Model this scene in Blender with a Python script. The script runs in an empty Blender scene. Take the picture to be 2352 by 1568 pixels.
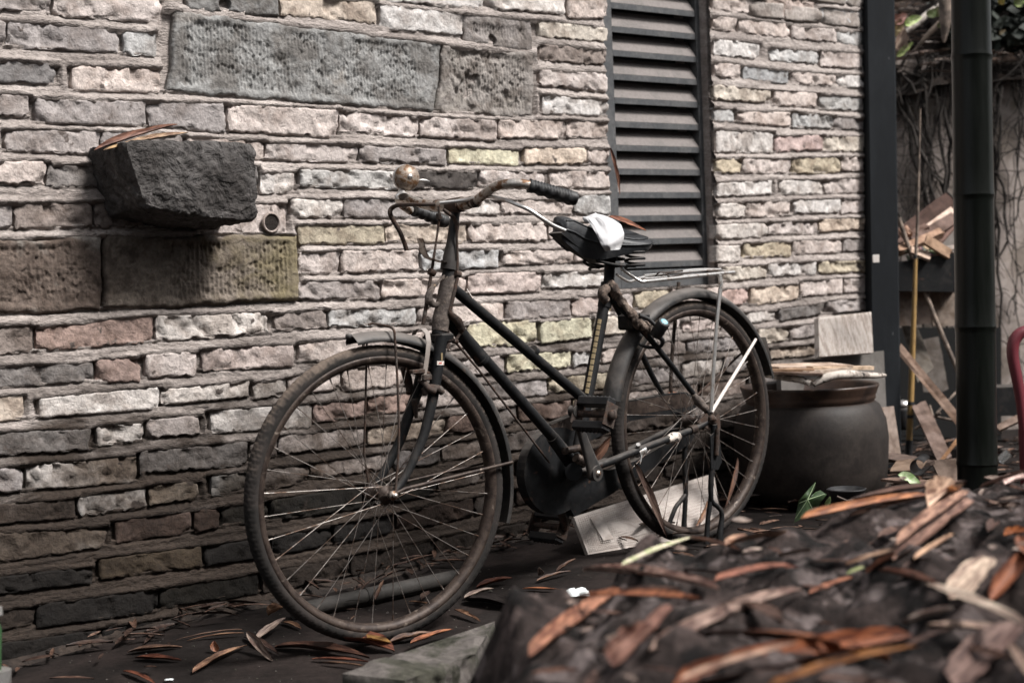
import bpy, bmesh, math, random
import numpy as np
from math import pi, sin, cos, radians
from mathutils import Vector, Matrix

# ------------------------------------------------------------------ camera
FPX, CX, CY = 3622.0, 1176.0, 784.0          # focal length and centre in units of a 2352 x 1568 picture
ROLL, PITCH, CAMH = 0.04, math.atan((784 - 623) / 3622.0), 0.862
_f = np.array([0, cos(PITCH), -sin(PITCH)]); _r = np.array([1.0, 0, 0]); _u = np.cross(_r, _f)
CR = cos(ROLL) * _r - sin(ROLL) * _u
CU = cos(ROLL) * _u + sin(ROLL) * _r
CAM = np.array([0, 0, CAMH])
scene = bpy.context.scene
cam = bpy.data.cameras.new('camera'); cam.sensor_width = 36.0
cam.lens = 36.0 * FPX / 2352.0; cam.clip_start = 0.05; cam.clip_end = 400
cam.dof.use_dof = True; cam.dof.focus_distance = 3.95; cam.dof.aperture_fstop = (cam.lens / 1000.0) / 0.0158
co = bpy.data.objects.new('camera', cam); scene.collection.objects.link(co)
M = Matrix(((CR[0], CU[0], -_f[0], 0), (CR[1], CU[1], -_f[1], 0), (CR[2], CU[2], -_f[2], CAMH), (0, 0, 0, 1)))
co.matrix_world = M
scene.camera = co

# ------------------------------------------------------------------ light
wn = Vector((sin(radians(40)), -cos(radians(40)), 0)); wu = Vector((cos(radians(40)), sin(radians(40)), 0))
to_sun = (wn * 1.1 + Vector((0, 0, 1.5)) + wu * 0.5).normalized()
sun_el = math.asin(to_sun.z); sun_rot = math.atan2(to_sun.x, to_sun.y)
world = bpy.data.worlds.new('World'); scene.world = world; world.use_nodes = True
wt = world.node_tree; wt.nodes.clear()
wo = wt.nodes.new('ShaderNodeOutputWorld'); bg = wt.nodes.new('ShaderNodeBackground')
sky = wt.nodes.new('ShaderNodeTexSky'); sky.sky_type = 'NISHITA'; sky.sun_disc = False
sky.sun_elevation = sun_el; sky.sun_rotation = sun_rot; sky.dust_density = 4.0; sky.air_density = 1.2
hs = wt.nodes.new('ShaderNodeHueSaturation'); hs.inputs['Saturation'].default_value = 0.22
wt.links.new(sky.outputs[0], hs.inputs['Color']); wt.links.new(hs.outputs[0], bg.inputs[0]); wt.links.new(bg.outputs[0], wo.inputs[0])
bg.inputs[1].default_value = 0.06
sl = bpy.data.lights.new('sun', 'SUN'); sl.energy = 2.2; sl.angle = radians(15); sl.color = (1.0, 0.97, 0.94)
so = bpy.data.objects.new('sun', sl); scene.collection.objects.link(so)
so.rotation_euler = (-to_sun).to_track_quat('-Z', 'Y').to_euler()
scene.view_settings.view_transform = 'Standard'; scene.view_settings.look = 'None'
scene.view_settings.gamma = 1.0; scene.view_settings.use_curve_mapping = False
scene.view_settings.exposure = 1.52

# ------------------------------------------------------------------ places
def ray(x, y): return _f + (x - CX) / FPX * CR - (y - CY) / FPX * CU
def on(x, y, n, d):
    v = ray(x, y); t = (d - n @ CAM) / (n @ v); return CAM + t * v
def dep(x, y, d): return CAM + ray(x, y) * d
NW = np.array([sin(radians(40)), -cos(radians(40)), 0]); UW = np.array([cos(radians(40)), sin(radians(40)), 0])
DW = -3.59
def wall(x, y, off=0.0): return on(x, y, NW, DW + off)
def wsz(x, y, off=0.0):
    p = wall(x, y, off); return p @ UW, p[2]
def WP(s, z, off=0.0): return NW * (DW + off) + UW * s + np.array([0, 0, z])
FH = np.array([-0.3196, 3.6315, 0.3613]); FY = radians(35.4)      # front hub and heading of the turned front wheel
RH = np.array([0.5078, 4.4674, 0.4155]); RY = radians(44.3)
FA = np.array([cos(FY), sin(FY), 0]); FN = np.array([sin(FY), -cos(FY), 0])
RA = np.array([cos(RY), sin(RY), 0]); RN = np.array([sin(RY), -cos(RY), 0])
def fw(x, y, off=0.0): return on(x, y, FN, FN @ FH + off)
def rw(x, y, off=0.0): return on(x, y, RN, RN @ RH + off)
_h = fw(1018, 720)
BA = RH - _h; BA[2] = 0; BA /= np.linalg.norm(BA); BN = np.array([BA[1], -BA[0], 0])
def bk(x, y, off=0.0): return on(x, y, BN, BN @ RH + off)
ZZ = np.array([0, 0, 1.0])
def sm(t): t = min(1, max(0, t)); return t * t * (3 - 2 * t)
def gz(x, y):
    s = (np.array([x, y]) - FH[:2]) @ BA[:2]
    return 0.016 + 0.055 * sm(s / 1.17) + min(0, s + .1) * .055
def gnd(x, y, up=0.0):
    z = 0.03
    for _ in range(6):
        p = on(x, y, ZZ, z + up); z = gz(p[0], p[1])
    return on(x, y, ZZ, z + up)

# ------------------------------------------------------------------ noise (numpy)
_rng = np.random.RandomState(7)
_T = _rng.rand(64, 64, 8)
def vn(x, y, k=0):
    x = np.asarray(x, float); y = np.asarray(y, float)
    xi = np.floor(x).astype(int); yi = np.floor(y).astype(int); fx = x - xi; fy = y - yi
    fx = fx * fx * (3 - 2 * fx); fy = fy * fy * (3 - 2 * fy); T = _T[:, :, k]
    a = T[xi % 64, yi % 64]; b = T[(xi + 1) % 64, yi % 64]; c = T[xi % 64, (yi + 1) % 64]; d = T[(xi + 1) % 64, (yi + 1) % 64]
    return (a * (1 - fx) + b * fx) * (1 - fy) + (c * (1 - fx) + d * fx) * fy
def fbm(x, y, o=4, k=0):
    s = 0; a = 0.5; t = 0
    for i in range(o):
        s = s + a * vn(x * 2 ** i + 17.3 * i, y * 2 ** i + 9.1 * i, (k + i) % 8); t += a; a *= 0.55
    return s / t

# ------------------------------------------------------------------ mesh builder
COL = bpy.data.collections.new('place'); scene.collection.children.link(COL)
WLOC = {}
class MB:
    def __init__(s): s.v = []; s.f = []; s.s = []
    def add(s, vs, fs, smooth=True):
        b = len(s.v); s.v += [tuple(map(float, p)) for p in vs]
        s.f += [tuple(b + i for i in f) for f in fs]; s.s += [smooth] * len(fs); return s
    def grid(s, P, smooth=True, close=False, skip=None):
        P = np.asarray(P); n, m = P.shape[:2]; fs = []
        for i in range(n - 1):
            for j in range(m if close else m - 1):
                j2 = (j + 1) % m
                if skip is not None and skip(i, j): continue
                fs.append((i * m + j, i * m + j2, (i + 1) * m + j2, (i + 1) * m + j))
        return s.add(P.reshape(-1, 3), fs, smooth)
    def tube(s, pts, r, seg=10, cap=True, smoothpath=0):
        pts = [np.asarray(p, float) for p in pts]
        rr = list(r) if hasattr(r, '__len__') else [r] * len(pts)
        if smoothpath:
            q = []; q_r = []; n = len(pts)
            for i in range(n - 1):
                p0 = pts[max(0, i - 1)]; p1 = pts[i]; p2 = pts[i + 1]; p3 = pts[min(n - 1, i + 2)]
                for k in range(smoothpath):
                    t = k / smoothpath
                    q.append(0.5 * ((2 * p1) + (-p0 + p2) * t + (2 * p0 - 5 * p1 + 4 * p2 - p3) * t * t + (-p0 + 3 * p1 - 3 * p2 + p3) * t ** 3))
                    q_r.append(rr[i] * (1 - t) + rr[i + 1] * t)
            q.append(pts[-1]); q_r.append(rr[-1]); pts, rr = q, q_r
        n = len(pts); P = np.zeros((n, seg, 3)); ref = None
        for i in range(n):
            t = pts[min(n - 1, i + 1)] - pts[max(0, i - 1)]; t = t / (np.linalg.norm(t) + 1e-12)
            if ref is None:
                ref = np.cross(t, [0.13, 0.27, 0.95]);
                if np.linalg.norm(ref) < 1e-3: ref = np.cross(t, [1, 0, 0])
            ref = ref - t * (ref @ t); ref /= np.linalg.norm(ref); bi = np.cross(t, ref)
            for j in range(seg):
                a = 2 * pi * j / seg; P[i, j] = pts[i] + rr[i] * (cos(a) * ref + sin(a) * bi)
        s.grid(P, close=True)
        if cap:
            s.add(P[0], [tuple(range(seg))[::-1]], False); s.add(P[-1], [tuple(range(seg))], False)
        return s
    def box(s, c, ax, ay, az, bev=0.0):        # centre and three half-axis vectors
        c, ax, ay, az = [np.asarray(q, float) for q in (c, ax, ay, az)]
        if bev <= 0:
            vs = [c + i * ax + j * ay + k * az for i in (-1, 1) for j in (-1, 1) for k in (-1, 1)]
            return s.add(vs, [(0, 1, 3, 2), (4, 6, 7, 5), (0, 4, 5, 1), (2, 3, 7, 6), (0, 2, 6, 4), (1, 5, 7, 3)], False)
        la, lb, lc = [np.linalg.norm(q) for q in (ax, ay, az)]
        ea, eb, ec = ax * (1 - min(.49, bev / la)), ay * (1 - min(.49, bev / lb)), az * (1 - min(.49, bev / lc))
        vs = []; idx = {}
        for i in (-1, 1):
            for j in (-1, 1):
                for k in (-1, 1):
                    for w, p in enumerate((i * ax + j * eb + k * ec, i * ea + j * ay + k * ec, i * ea + j * eb + k * az)):
                        idx[i, j, k, w] = len(vs); vs.append(c + p)
        fs = []; I = lambda i, j, k, w: idx[i, j, k, w]
        for q in (-1, 1):
            fs.append(tuple(I(q, j, k, 0) for j, k in ((-1, -1), (1, -1), (1, 1), (-1, 1))))
            fs.append(tuple(I(i, q, k, 1) for i, k in ((-1, -1), (1, -1), (1, 1), (-1, 1))))
            fs.append(tuple(I(i, j, q, 2) for i, j in ((-1, -1), (1, -1), (1, 1), (-1, 1))))
        for a in (-1, 1):
            for b in (-1, 1):
                fs.append((I(a, b, -1, 0), I(a, b, 1, 0), I(a, b, 1, 1), I(a, b, -1, 1)))
                fs.append((I(a, -1, b, 0), I(a, 1, b, 0), I(a, 1, b, 2), I(a, -1, b, 2)))
                fs.append((I(-1, a, b, 1), I(1, a, b, 1), I(1, a, b, 2), I(-1, a, b, 2)))
                for d in (-1, 1): fs.append((I(a, b, d, 0), I(a, b, d, 1), I(a, b, d, 2)))
        return s.add(vs, fs, False)
    def prism(s, pts, d):                       # polygon of 3-d points pushed along vector d
        pts = [np.asarray(p, float) for p in pts]; n = len(pts); d = np.asarray(d, float)
        return s.add(pts + [p + d for p in pts], [tuple(range(n)), tuple(range(2 * n - 1, n - 1, -1))] + [(i, (i + 1) % n, n + (i + 1) % n, n + i) for i in range(n)], False)
    def lathe(s, O, ax, prof, seg=24, a0=0, a1=2 * pi, wob=0):
        O = np.asarray(O, float); ax = np.asarray(ax, float); ax = ax / np.linalg.norm(ax)
        r1 = np.cross(ax, [0.3, 0.5, 0.81]); r1 /= np.linalg.norm(r1); r2 = np.cross(ax, r1)
        full = abs(a1 - a0 - 2 * pi) < 1e-6; m = seg if full else seg + 1
        P = np.zeros((len(prof), m, 3))
        for i, (r, h) in enumerate(prof):
            for j in range(m):
                a = a0 + (a1 - a0) * j / seg; w = 1 + wob * (vn(3 * cos(a) + 9, 3 * sin(a) + i * .2, 2) - .5)
                P[i, j] = O + ax * h + r * w * (cos(a) * r1 + sin(a) * r2)
        return s.grid(P, close=full)
    def build(s, name, mat, parent=None, origin=None, color=None, sub=0):
        me = bpy.data.meshes.new(name); V_ = np.array(s.v)
        if origin is None:
            lo, hi = V_.min(0), V_.max(0); origin = np.array([(lo[0] + hi[0]) / 2, (lo[1] + hi[1]) / 2, lo[2]])
        origin = np.asarray(origin, float)
        me.from_pydata((V_ - origin).tolist(), [], s.f); me.polygons.foreach_set('use_smooth', s.s)
        me.materials.append(mat); me.update()
        return link(name, me, parent, origin, color)
def fixnormals(o):
    bm = bmesh.new(); bm.from_mesh(o.data); bmesh.ops.recalc_face_normals(bm, faces=bm.faces); bm.to_mesh(o.data); bm.free()
def link(name, me, parent, origin, color=None):
    o = bpy.data.objects.new(name, me); COL.objects.link(o)
    base = WLOC[parent.name] if parent else np.zeros(3)
    if parent: o.parent = parent
    o.location = (np.asarray(origin) - base).tolist(); WLOC[o.name] = np.asarray(origin, float)
    if color: o.color = (*color, 1)
    return o
def tag(o, label=None, cat=None, group=None, kind=None):
    if label: o['label'] = label
    if cat: o['category'] = cat
    if group: o['group'] = group
    if kind: o['kind'] = kind
    return o
def root(name, loc, label, cat, group=None):
    o = bpy.data.objects.new(name, None); COL.objects.link(o); o.empty_display_size = 0.05
    o.location = tuple(map(float, loc)); WLOC[o.name] = np.asarray(loc, float); return tag(o, label, cat, group)

# ------------------------------------------------------------------ materials
def mat(name, base=None, rough=0.85, metal=0.0, c2=None, sc=20, thr=(0.45, 0.6), var=0.25, vsc=60, bump=0.3, bsc=120, bdist=0.003,
        c3=None, sc3=7, thr3=(0.58, 0.68), stretch=(1, 1, 1), spec=0.3, rnd=True, c4=None, sc4=45, thr4=(.62, .68), trans=0.0, coat=0.0, obump=0.0, obsc=25, rough2=None, damp_shade=None, damp_shade_span=(1.12, .72), dust=None, patch=None):
    m = bpy.data.materials.new(name); m.use_nodes = True; nt = m.node_tree; N = nt.nodes; L = nt.links; N.clear()
    out = N.new('ShaderNodeOutputMaterial'); b = N.new('ShaderNodeBsdfPrincipled'); L.new(b.outputs[0], out.inputs[0])
    tc = N.new('ShaderNodeTexCoord'); oi = N.new('ShaderNodeObjectInfo'); mp = N.new('ShaderNodeMapping'); mp.inputs['Scale'].default_value = stretch
    L.new(tc.outputs['Object'], mp.inputs[0]); vec = mp.outputs[0]
    if rnd:
        ml = N.new('ShaderNodeMath'); ml.operation = 'MULTIPLY'; ml.inputs[1].default_value = 37.0; L.new(oi.outputs['Random'], ml.inputs[0])
        ad = N.new('ShaderNodeVectorMath'); ad.operation = 'ADD'; L.new(vec, ad.inputs[0]); L.new(ml.outputs[0], ad.inputs[1]); vec = ad.outputs[0]
    def noise(s, d=4, dist=0.0, ro=0.6):
        n = N.new('ShaderNodeTexNoise'); n.inputs['Scale'].default_value = s; n.inputs['Detail'].default_value = d
        n.inputs['Roughness'].default_value = ro; n.inputs['Distortion'].default_value = dist; L.new(vec, n.inputs['Vector']); return n.outputs['Fac']
    def ramp(src, lo, hi):
        r = N.new('ShaderNodeMapRange'); r.inputs['From Min'].default_value = lo; r.inputs['From Max'].default_value = hi; r.interpolation_type = 'SMOOTHSTEP'
        L.new(src, r.inputs['Value']); return r.outputs[0]
    def mix(f, a, c, mode='MIX'):
        x = N.new('ShaderNodeMix'); x.data_type = 'RGBA'; x.blend_type = mode
        if isinstance(f, float): x.inputs[0].default_value = f
        else: L.new(f, x.inputs[0])
        for inp, q in ((x.inputs[6], a), (x.inputs[7], c)):
            if isinstance(q, tuple): inp.default_value = (*q, 1)
            else: L.new(q, inp)
        return x.outputs[2]
    col = oi.outputs['Color'] if base is None else tuple(base)
    if c2:
        m2 = ramp(noise(sc, 5, 0.4), *thr)
        if isinstance(c2[0], str):      # a tint of the object's own colour
            w = mix(1.0, col, c2[1], 'MULTIPLY'); col = mix(m2, col, w)
        else: col = mix(m2, col, tuple(c2))
    if c3:
        if isinstance(c3[0], str): col = mix(ramp(noise(sc3, 4, 0.8), *thr3), col, mix(1.0, col, tuple(c3[1]), 'MULTIPLY'))
        else: col = mix(ramp(noise(sc3, 4, 0.8), *thr3), col, tuple(c3))
    if c4: col = mix(ramp(noise(sc4, 3, 0.2), *thr4), col, tuple(c4))
    if var:
        r = N.new('ShaderNodeMapRange'); r.inputs['From Min'].default_value = 0.3; r.inputs['From Max'].default_value = 0.7
        r.inputs['To Min'].default_value = 1 - var; r.inputs['To Max'].default_value = 1 + var; L.new(noise(vsc, 6, 0.1, 0.7), r.inputs['Value'])
        cb = N.new('ShaderNodeCombineColor');
        for i in range(3): L.new(r.outputs[0], cb.inputs[i])
        col = mix(1.0, col, cb.outputs[0], 'MULTIPLY')
    if patch:      # lichen spreading over one end of the stone
        so_ = N.new('ShaderNodeSeparateXYZ'); L.new(tc.outputs['Object'], so_.inputs[0]); ap = N.new('ShaderNodeMath'); ap.operation = 'MULTIPLY_ADD'
        L.new(noise(14, 5, 0.8), ap.inputs[0]); ap.inputs[1].default_value = .45; L.new(so_.outputs['X'], ap.inputs[2]); col = mix(ramp(ap.outputs[0], patch[1], patch[2]), col, tuple(patch[0]))
    if dust:       # dust that has settled on the upward faces
        ge = N.new('ShaderNodeNewGeometry'); sz = N.new('ShaderNodeSeparateXYZ'); L.new(ge.outputs['Normal'], sz.inputs[0])
        a0 = N.new('ShaderNodeMath'); a0.operation = 'MULTIPLY_ADD'; L.new(noise(30, 5, 0.3), a0.inputs[0]); a0.inputs[1].default_value = 1.3; L.new(sz.outputs['Z'], a0.inputs[2])
        fd = ramp(a0.outputs[0], .75, 1.7); col = mix(fd, col, tuple(dust))
    if damp_shade:       # irregular damp and moss mark, with low-wall shade put into the colour
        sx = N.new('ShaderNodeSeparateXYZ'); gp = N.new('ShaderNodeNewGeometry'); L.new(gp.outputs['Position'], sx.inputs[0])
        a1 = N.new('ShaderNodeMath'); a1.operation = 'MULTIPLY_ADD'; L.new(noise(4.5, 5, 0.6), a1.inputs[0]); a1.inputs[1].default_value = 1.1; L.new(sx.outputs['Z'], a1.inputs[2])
        w = mix(1.0, col, tuple(damp_shade), 'MULTIPLY'); f0 = ramp(a1.outputs[0], *damp_shade_span); col = mix(f0, col, w)
    if isinstance(col, tuple): b.inputs['Base Color'].default_value = (*col, 1)
    else: L.new(col, b.inputs['Base Color'])
    b.inputs['Roughness'].default_value = rough; b.inputs['Metallic'].default_value = metal; b.inputs['Specular IOR Level'].default_value = spec
    if rough2 is not None:
        r = N.new('ShaderNodeMapRange'); r.inputs['From Min'].default_value = .35; r.inputs['From Max'].default_value = .65
        r.inputs['To Min'].default_value = rough; r.inputs['To Max'].default_value = rough2; L.new(noise(vsc * .5, 4), r.inputs['Value']); L.new(r.outputs[0], b.inputs['Roughness'])
    if coat: b.inputs['Coat Weight'].default_value = coat; b.inputs['Coat Roughness'].default_value = 0.25
    if trans: b.inputs['Transmission Weight'].default_value = trans
    if bump:
        bp = N.new('ShaderNodeBump'); bp.inputs['Strength'].default_value = bump; bp.inputs['Distance'].default_value = bdist
        L.new(noise(bsc, 8, 0.2, 0.65), bp.inputs['Height']); nrm = bp.outputs[0]
        if obump:
            b2 = N.new('ShaderNodeBump'); b2.inputs['Strength'].default_value = obump; b2.inputs['Distance'].default_value = bdist * 3
            L.new(noise(obsc, 5, 0.5, 0.6), b2.inputs['Height']); L.new(nrm, b2.inputs['Normal']); nrm = b2.outputs[0]
        L.new(nrm, b.inputs['Normal'])
    return m
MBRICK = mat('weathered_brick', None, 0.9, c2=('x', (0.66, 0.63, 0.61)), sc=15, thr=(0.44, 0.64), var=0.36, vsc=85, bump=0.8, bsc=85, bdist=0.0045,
             c3=('x', (1.22, 1.22, 1.22)), sc3=8, thr3=(0.50, 0.66), c4=(0.09, 0.073, 0.065), sc4=20, thr4=(0.65, 0.72), obump=0.5, obsc=30, damp_shade=(.17, .14, .115), damp_shade_span=(1.26, .80))
MSTONE = mat('tooled_stone', None, 0.92, c2=('x', (0.55, 0.52, 0.50)), sc=14, thr=(0.42, 0.62), var=0.4, vsc=70, bump=0.9, bsc=90, bdist=0.004,
             c3=(0.22, 0.20, 0.18), sc3=6, thr3=(0.56, 0.7), obump=.6, obsc=30)
MSTONEL = mat('lichened_stone', None, 0.92, c2=('x', (0.55, 0.52, 0.50)), sc=14, thr=(0.42, 0.62), var=0.4, vsc=70, bump=0.9, bsc=90, bdist=0.004, obump=.6, obsc=30, patch=((.185, .155, .085), .22, .62))
MCORB = mat('fractured_stone', None, 0.9, c2=('x', (0.5, 0.48, 0.47)), sc=9, thr=(0.40, 0.62), var=0.5, vsc=50, bump=1.0, bsc=45, bdist=0.012, c3=('x', (1.7, 1.7, 1.75)), sc3=26, thr3=(.58, .68), obump=1.0, obsc=18)
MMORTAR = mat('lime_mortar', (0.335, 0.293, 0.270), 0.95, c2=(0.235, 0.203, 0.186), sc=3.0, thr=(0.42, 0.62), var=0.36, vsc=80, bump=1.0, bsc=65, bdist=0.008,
              c3=(0.39, 0.345, 0.32), sc3=5, thr3=(0.55, 0.66), stretch=(1, 1, 2.6), rnd=False, obump=.6, obsc=18, damp_shade=(.10, .082, .068), damp_shade_span=(1.38, .92))
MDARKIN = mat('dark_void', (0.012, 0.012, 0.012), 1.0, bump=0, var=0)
MLOUV = mat('dusty_grey_metal', (0.055, 0.057, 0.060), 0.65, c2=(0.075, 0.075, 0.076), sc=20, var=0.3, vsc=90, bump=0.15, bsc=200, bdist=0.001)
MSLAT = mat('slat_dust', (0.155, 0.138, 0.131), 0.9, c2=(0.13, 0.118, 0.112), sc=8, var=0.2, vsc=120, bump=0.15, bsc=200, bdist=0.001)
MBLACK = mat('worn_black_enamel', (0.005, 0.0053, 0.006), 0.55, c2=(0.015, 0.0135, 0.013), sc=22, thr=(0.52, 0.66), var=0.3, vsc=150, bump=0.3, bsc=220, bdist=0.0012,
             c3=(0.045, 0.024, 0.016), sc3=30, thr3=(0.62, 0.70), spec=0.25, rough2=.75, dust=(.06, .053, .048))
MDUST = mat('dusty_black_enamel', (0.014, 0.0133, 0.013), 0.62, c2=(0.032, 0.028, 0.0255), sc=14, thr=(0.42, 0.62), var=0.25, vsc=150, bump=0.25, bsc=200, bdist=0.001,
            c3=(0.05, 0.032, 0.022), sc3=26, thr3=(0.62, 0.72), spec=0.4, dust=(.115, .102, .093))
MRUST = mat('rusted_steel', (0.050, 0.037, 0.031), 0.8, metal=0.2, c2=(0.060, 0.035, 0.025), sc=60, var=0.45, vsc=180, bump=0.7, bsc=260, bdist=0.0015,
            c3=(0.10, 0.087, 0.078), sc3=30, thr3=(0.58, 0.7), c4=(0.02, 0.013, 0.01), sc4=70, thr4=(.58, .66))
MRIM = mat('rusty_brown_rim', (0.050, 0.036, 0.029), 0.55, metal=0.3, c2=(0.025, 0.017, 0.014), sc=40, var=0.35, vsc=160, bump=0.4, bsc=260, bdist=0.001,
           c3=(0.18, 0.145, 0.12), sc3=35, thr3=(0.60, 0.72))
MCHROME = mat('pitted_chrome', (0.50, 0.46, 0.42), 0.32, metal=0.9, c2=(0.20, 0.12, 0.075), sc=50, thr=(0.47, 0.60), var=0.25, vsc=200, bump=0.35, bsc=300, bdist=0.0008, rough2=.6)
MSILVER = mat('dull_silver', (0.60, 0.58, 0.56), 0.36, metal=0.85, c2=(0.40, 0.34, 0.30), sc=40, thr=(0.55, 0.66), var=0.15, vsc=150, bump=0.15, bsc=300, bdist=0.0006)
MSPOKE = mat('spoke_steel', (0.30, 0.27, 0.25), 0.42, metal=0.8, c2=(0.12, 0.08, 0.06), sc=30, thr=(0.45, 0.6), var=0.2, vsc=80, bump=0)
MTYRE = mat('dusty_tyre', (0.024, 0.0195, 0.0175), 0.9, c2=(0.012, 0.0105, 0.0095), sc=9, thr=(0.42, 0.62), var=0.25, vsc=150, bump=0.3, bsc=260, bdist=0.0008, dust=(.13, .10, .08))
MRUBBER = mat('black_rubber', (0.009, 0.009, 0.010), 0.55, c2=(0.018, 0.017, 0.017), sc=20, var=0.2, vsc=120, bump=0.3, bsc=200, bdist=0.001, spec=.4)
MLEATHER = mat('worn_black_leather', (0.012, 0.013, 0.015), 0.5, c2=(0.026, 0.026, 0.027), sc=25, thr=(.5, .7), var=0.3, vsc=120, bump=0.5, bsc=180, bdist=0.0015, spec=.5)
MCLOTH = mat('white_cotton', (0.42, 0.415, 0.42), 0.95, c2=(0.34, 0.33, 0.325), sc=18, thr=(.55, .7), var=0.05, vsc=200, bump=0.35, bsc=70, bdist=0.003)
MRAG = mat('muddy_rag', (0.14, 0.105, 0.085), 0.98, c2=(0.055, 0.042, 0.036), sc=50, thr=(.42, .6), var=0.4, vsc=130, bump=1.0, bsc=110, bdist=0.005, c3=(0.24, 0.19, 0.155), sc3=28, thr3=(.58, .7))
MTAPE = mat('cracked_paper_tape', (0.15, 0.122, 0.105), 0.9, c2=(0.085, 0.07, 0.062), sc=60, thr=(.42, .56), var=0.4, vsc=120, bump=1.0, bsc=90, bdist=0.004, c3=(0.30, 0.22, 0.15), sc3=26, thr3=(.6, .7))
MWOOD = mat('rough_wood', None, 0.85, c2=('x', (0.55, 0.5, 0.46)), sc=14, thr=(.42, .62), var=0.3, vsc=40, bump=0.6, bsc=60, bdist=0.002, stretch=(1, 1, 1))
MBARK = mat('pale_bark', (0.48, 0.43, 0.38), 0.8, c2=(0.19, 0.16, 0.14), sc=26, thr=(.48, .6), var=0.25, vsc=90, bump=0.5, bsc=90, bdist=0.002, c4=(0.02, 0.017, 0.015), sc4=38, thr4=(.6, .64))
MLEAF = mat('dry_leaf', None, 0.55, c2=('x', (0.36, 0.30, 0.30)), sc=2.6, thr=(.40, .60), var=0.5, vsc=3.0, bump=0.55, bsc=5, bdist=0.0016, stretch=(9, 70, 30), spec=.3,
            c3=(0.035, 0.022, 0.018), sc3=1.3, thr3=(.64, .74))
MGREEN = mat('ivy_leaf', None, 0.5, c2=('x', (0.6, 0.75, 0.5)), sc=60, var=0.25, vsc=90, bump=0.4, bsc=90, bdist=0.001, spec=.5)
MJAR = mat('salt_glazed_clay', (0.016, 0.0125, 0.011), 0.6, c2=(0.032, 0.0255, 0.022), sc=9, thr=(.42, .66), var=0.28, vsc=80, bump=0.35, bsc=90, bdist=0.002, c3=(0.024, 0.019, 0.016), sc3=5, thr3=(.5, .68), spec=.25)
MJARRIM = mat('brown_glaze', (0.045, 0.026, 0.018), 0.42, c2=(0.02, 0.012, 0.009), sc=14, var=0.3, vsc=70, bump=0.3, bsc=90, bdist=0.002, spec=.5)
MPLAST = mat('pink_render', (0.45, 0.385, 0.35), 0.95, c2=(0.24, 0.20, 0.17), sc=4, thr=(.42, .62), var=0.2, vsc=30, bump=0.5, bsc=40, bdist=0.004, c3=(0.13, 0.115, 0.07), sc3=2.2, thr3=(.56, .74), rnd=False)
MSOIL = mat('leafy_soil', (0.016, 0.012, 0.010), 0.95, c2=(0.032, 0.023, 0.018), sc=14, thr=(.45, .62), var=0.4, vsc=60, bump=0.9, bsc=50, bdist=0.01, rnd=False)
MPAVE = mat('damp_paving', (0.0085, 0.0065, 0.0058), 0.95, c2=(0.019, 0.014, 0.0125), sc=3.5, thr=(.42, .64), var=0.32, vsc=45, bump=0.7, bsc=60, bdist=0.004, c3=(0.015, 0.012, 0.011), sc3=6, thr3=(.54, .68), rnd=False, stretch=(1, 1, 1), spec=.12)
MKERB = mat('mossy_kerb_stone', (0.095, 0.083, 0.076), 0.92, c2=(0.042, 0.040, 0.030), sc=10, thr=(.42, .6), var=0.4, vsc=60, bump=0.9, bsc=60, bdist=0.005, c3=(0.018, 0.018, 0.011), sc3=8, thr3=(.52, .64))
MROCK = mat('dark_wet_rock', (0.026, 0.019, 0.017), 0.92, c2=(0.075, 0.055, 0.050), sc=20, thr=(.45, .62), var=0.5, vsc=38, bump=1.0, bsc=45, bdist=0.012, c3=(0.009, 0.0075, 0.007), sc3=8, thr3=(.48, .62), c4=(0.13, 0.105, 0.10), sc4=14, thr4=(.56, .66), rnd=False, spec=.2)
MPOST = mat('blue_black_post', (0.008, 0.0095, 0.0115), 0.7, c2=(0.012, 0.014, 0.0165), sc=7, thr=(.42, .62), var=0.15, vsc=60, bump=0.15, bsc=160, bdist=0.001, stretch=(1, 1, .3), spec=.15, c4=(.2, .2, .2), sc4=60, thr4=(.74, .76))
MBAMB = mat('blackened_bamboo', (0.0035, 0.0045, 0.0035), 0.30, c2=(0.006, 0.007, 0.006), sc=10, thr=(.45, .6), var=0.3, vsc=60, bump=0.3, bsc=90, bdist=0.001, stretch=(4, 4, .4), spec=.22)
MCANE = mat('yellow_cane', (0.27, 0.17, 0.065), 0.5, c2=(0.20, 0.13, 0.06), sc=12, var=0.2, vsc=60, bump=0.2, bsc=90, bdist=0.001)
MGCANE = mat('grey_cane', (0.20, 0.155, 0.125), 0.8, c2=(0.09, 0.07, 0.058), sc=20, var=0.25, vsc=60, bump=0.3, bsc=90, bdist=0.001)
MVINE = mat('dead_vine', (0.030, 0.025, 0.022), 0.9, var=0.3, vsc=50, bump=0.3, bsc=100)
MRED = mat('dull_red_plastic', (0.12, 0.020, 0.028), 0.45, var=0.12, vsc=20, bump=0.05, bsc=80, spec=.5)
MTILE = mat('ribbed_pale_board', (0.27, 0.24, 0.22), 0.8, c2=(0.20, 0.17, 0.15), sc=10, thr=(.45, .62), var=0.18, vsc=40, bump=0.3, bsc=90, bdist=0.001)
MCONC = mat('grey_board', (0.11, 0.10, 0.092), 0.85, c2=(0.085, 0.077, 0.07), sc=7, var=0.15, vsc=60, bump=0.2, bsc=90, bdist=0.001)
MPIPE = mat('dusty_grey_pipe', (0.052, 0.047, 0.043), 0.75, c2=(0.034, 0.031, 0.028), sc=12, var=0.2, vsc=90, bump=0.25, bsc=120, bdist=0.001)
MPLASTIC = mat('crumpled_film', (0.62, 0.66, 0.66), 0.35, var=0.15, vsc=90, bump=0.6, bsc=60, bdist=0.004, spec=.5)
MYEL = mat('yellow_print', (0.21, 0.16, 0.09), 0.6, var=0.2, vsc=200, bump=0)
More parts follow.
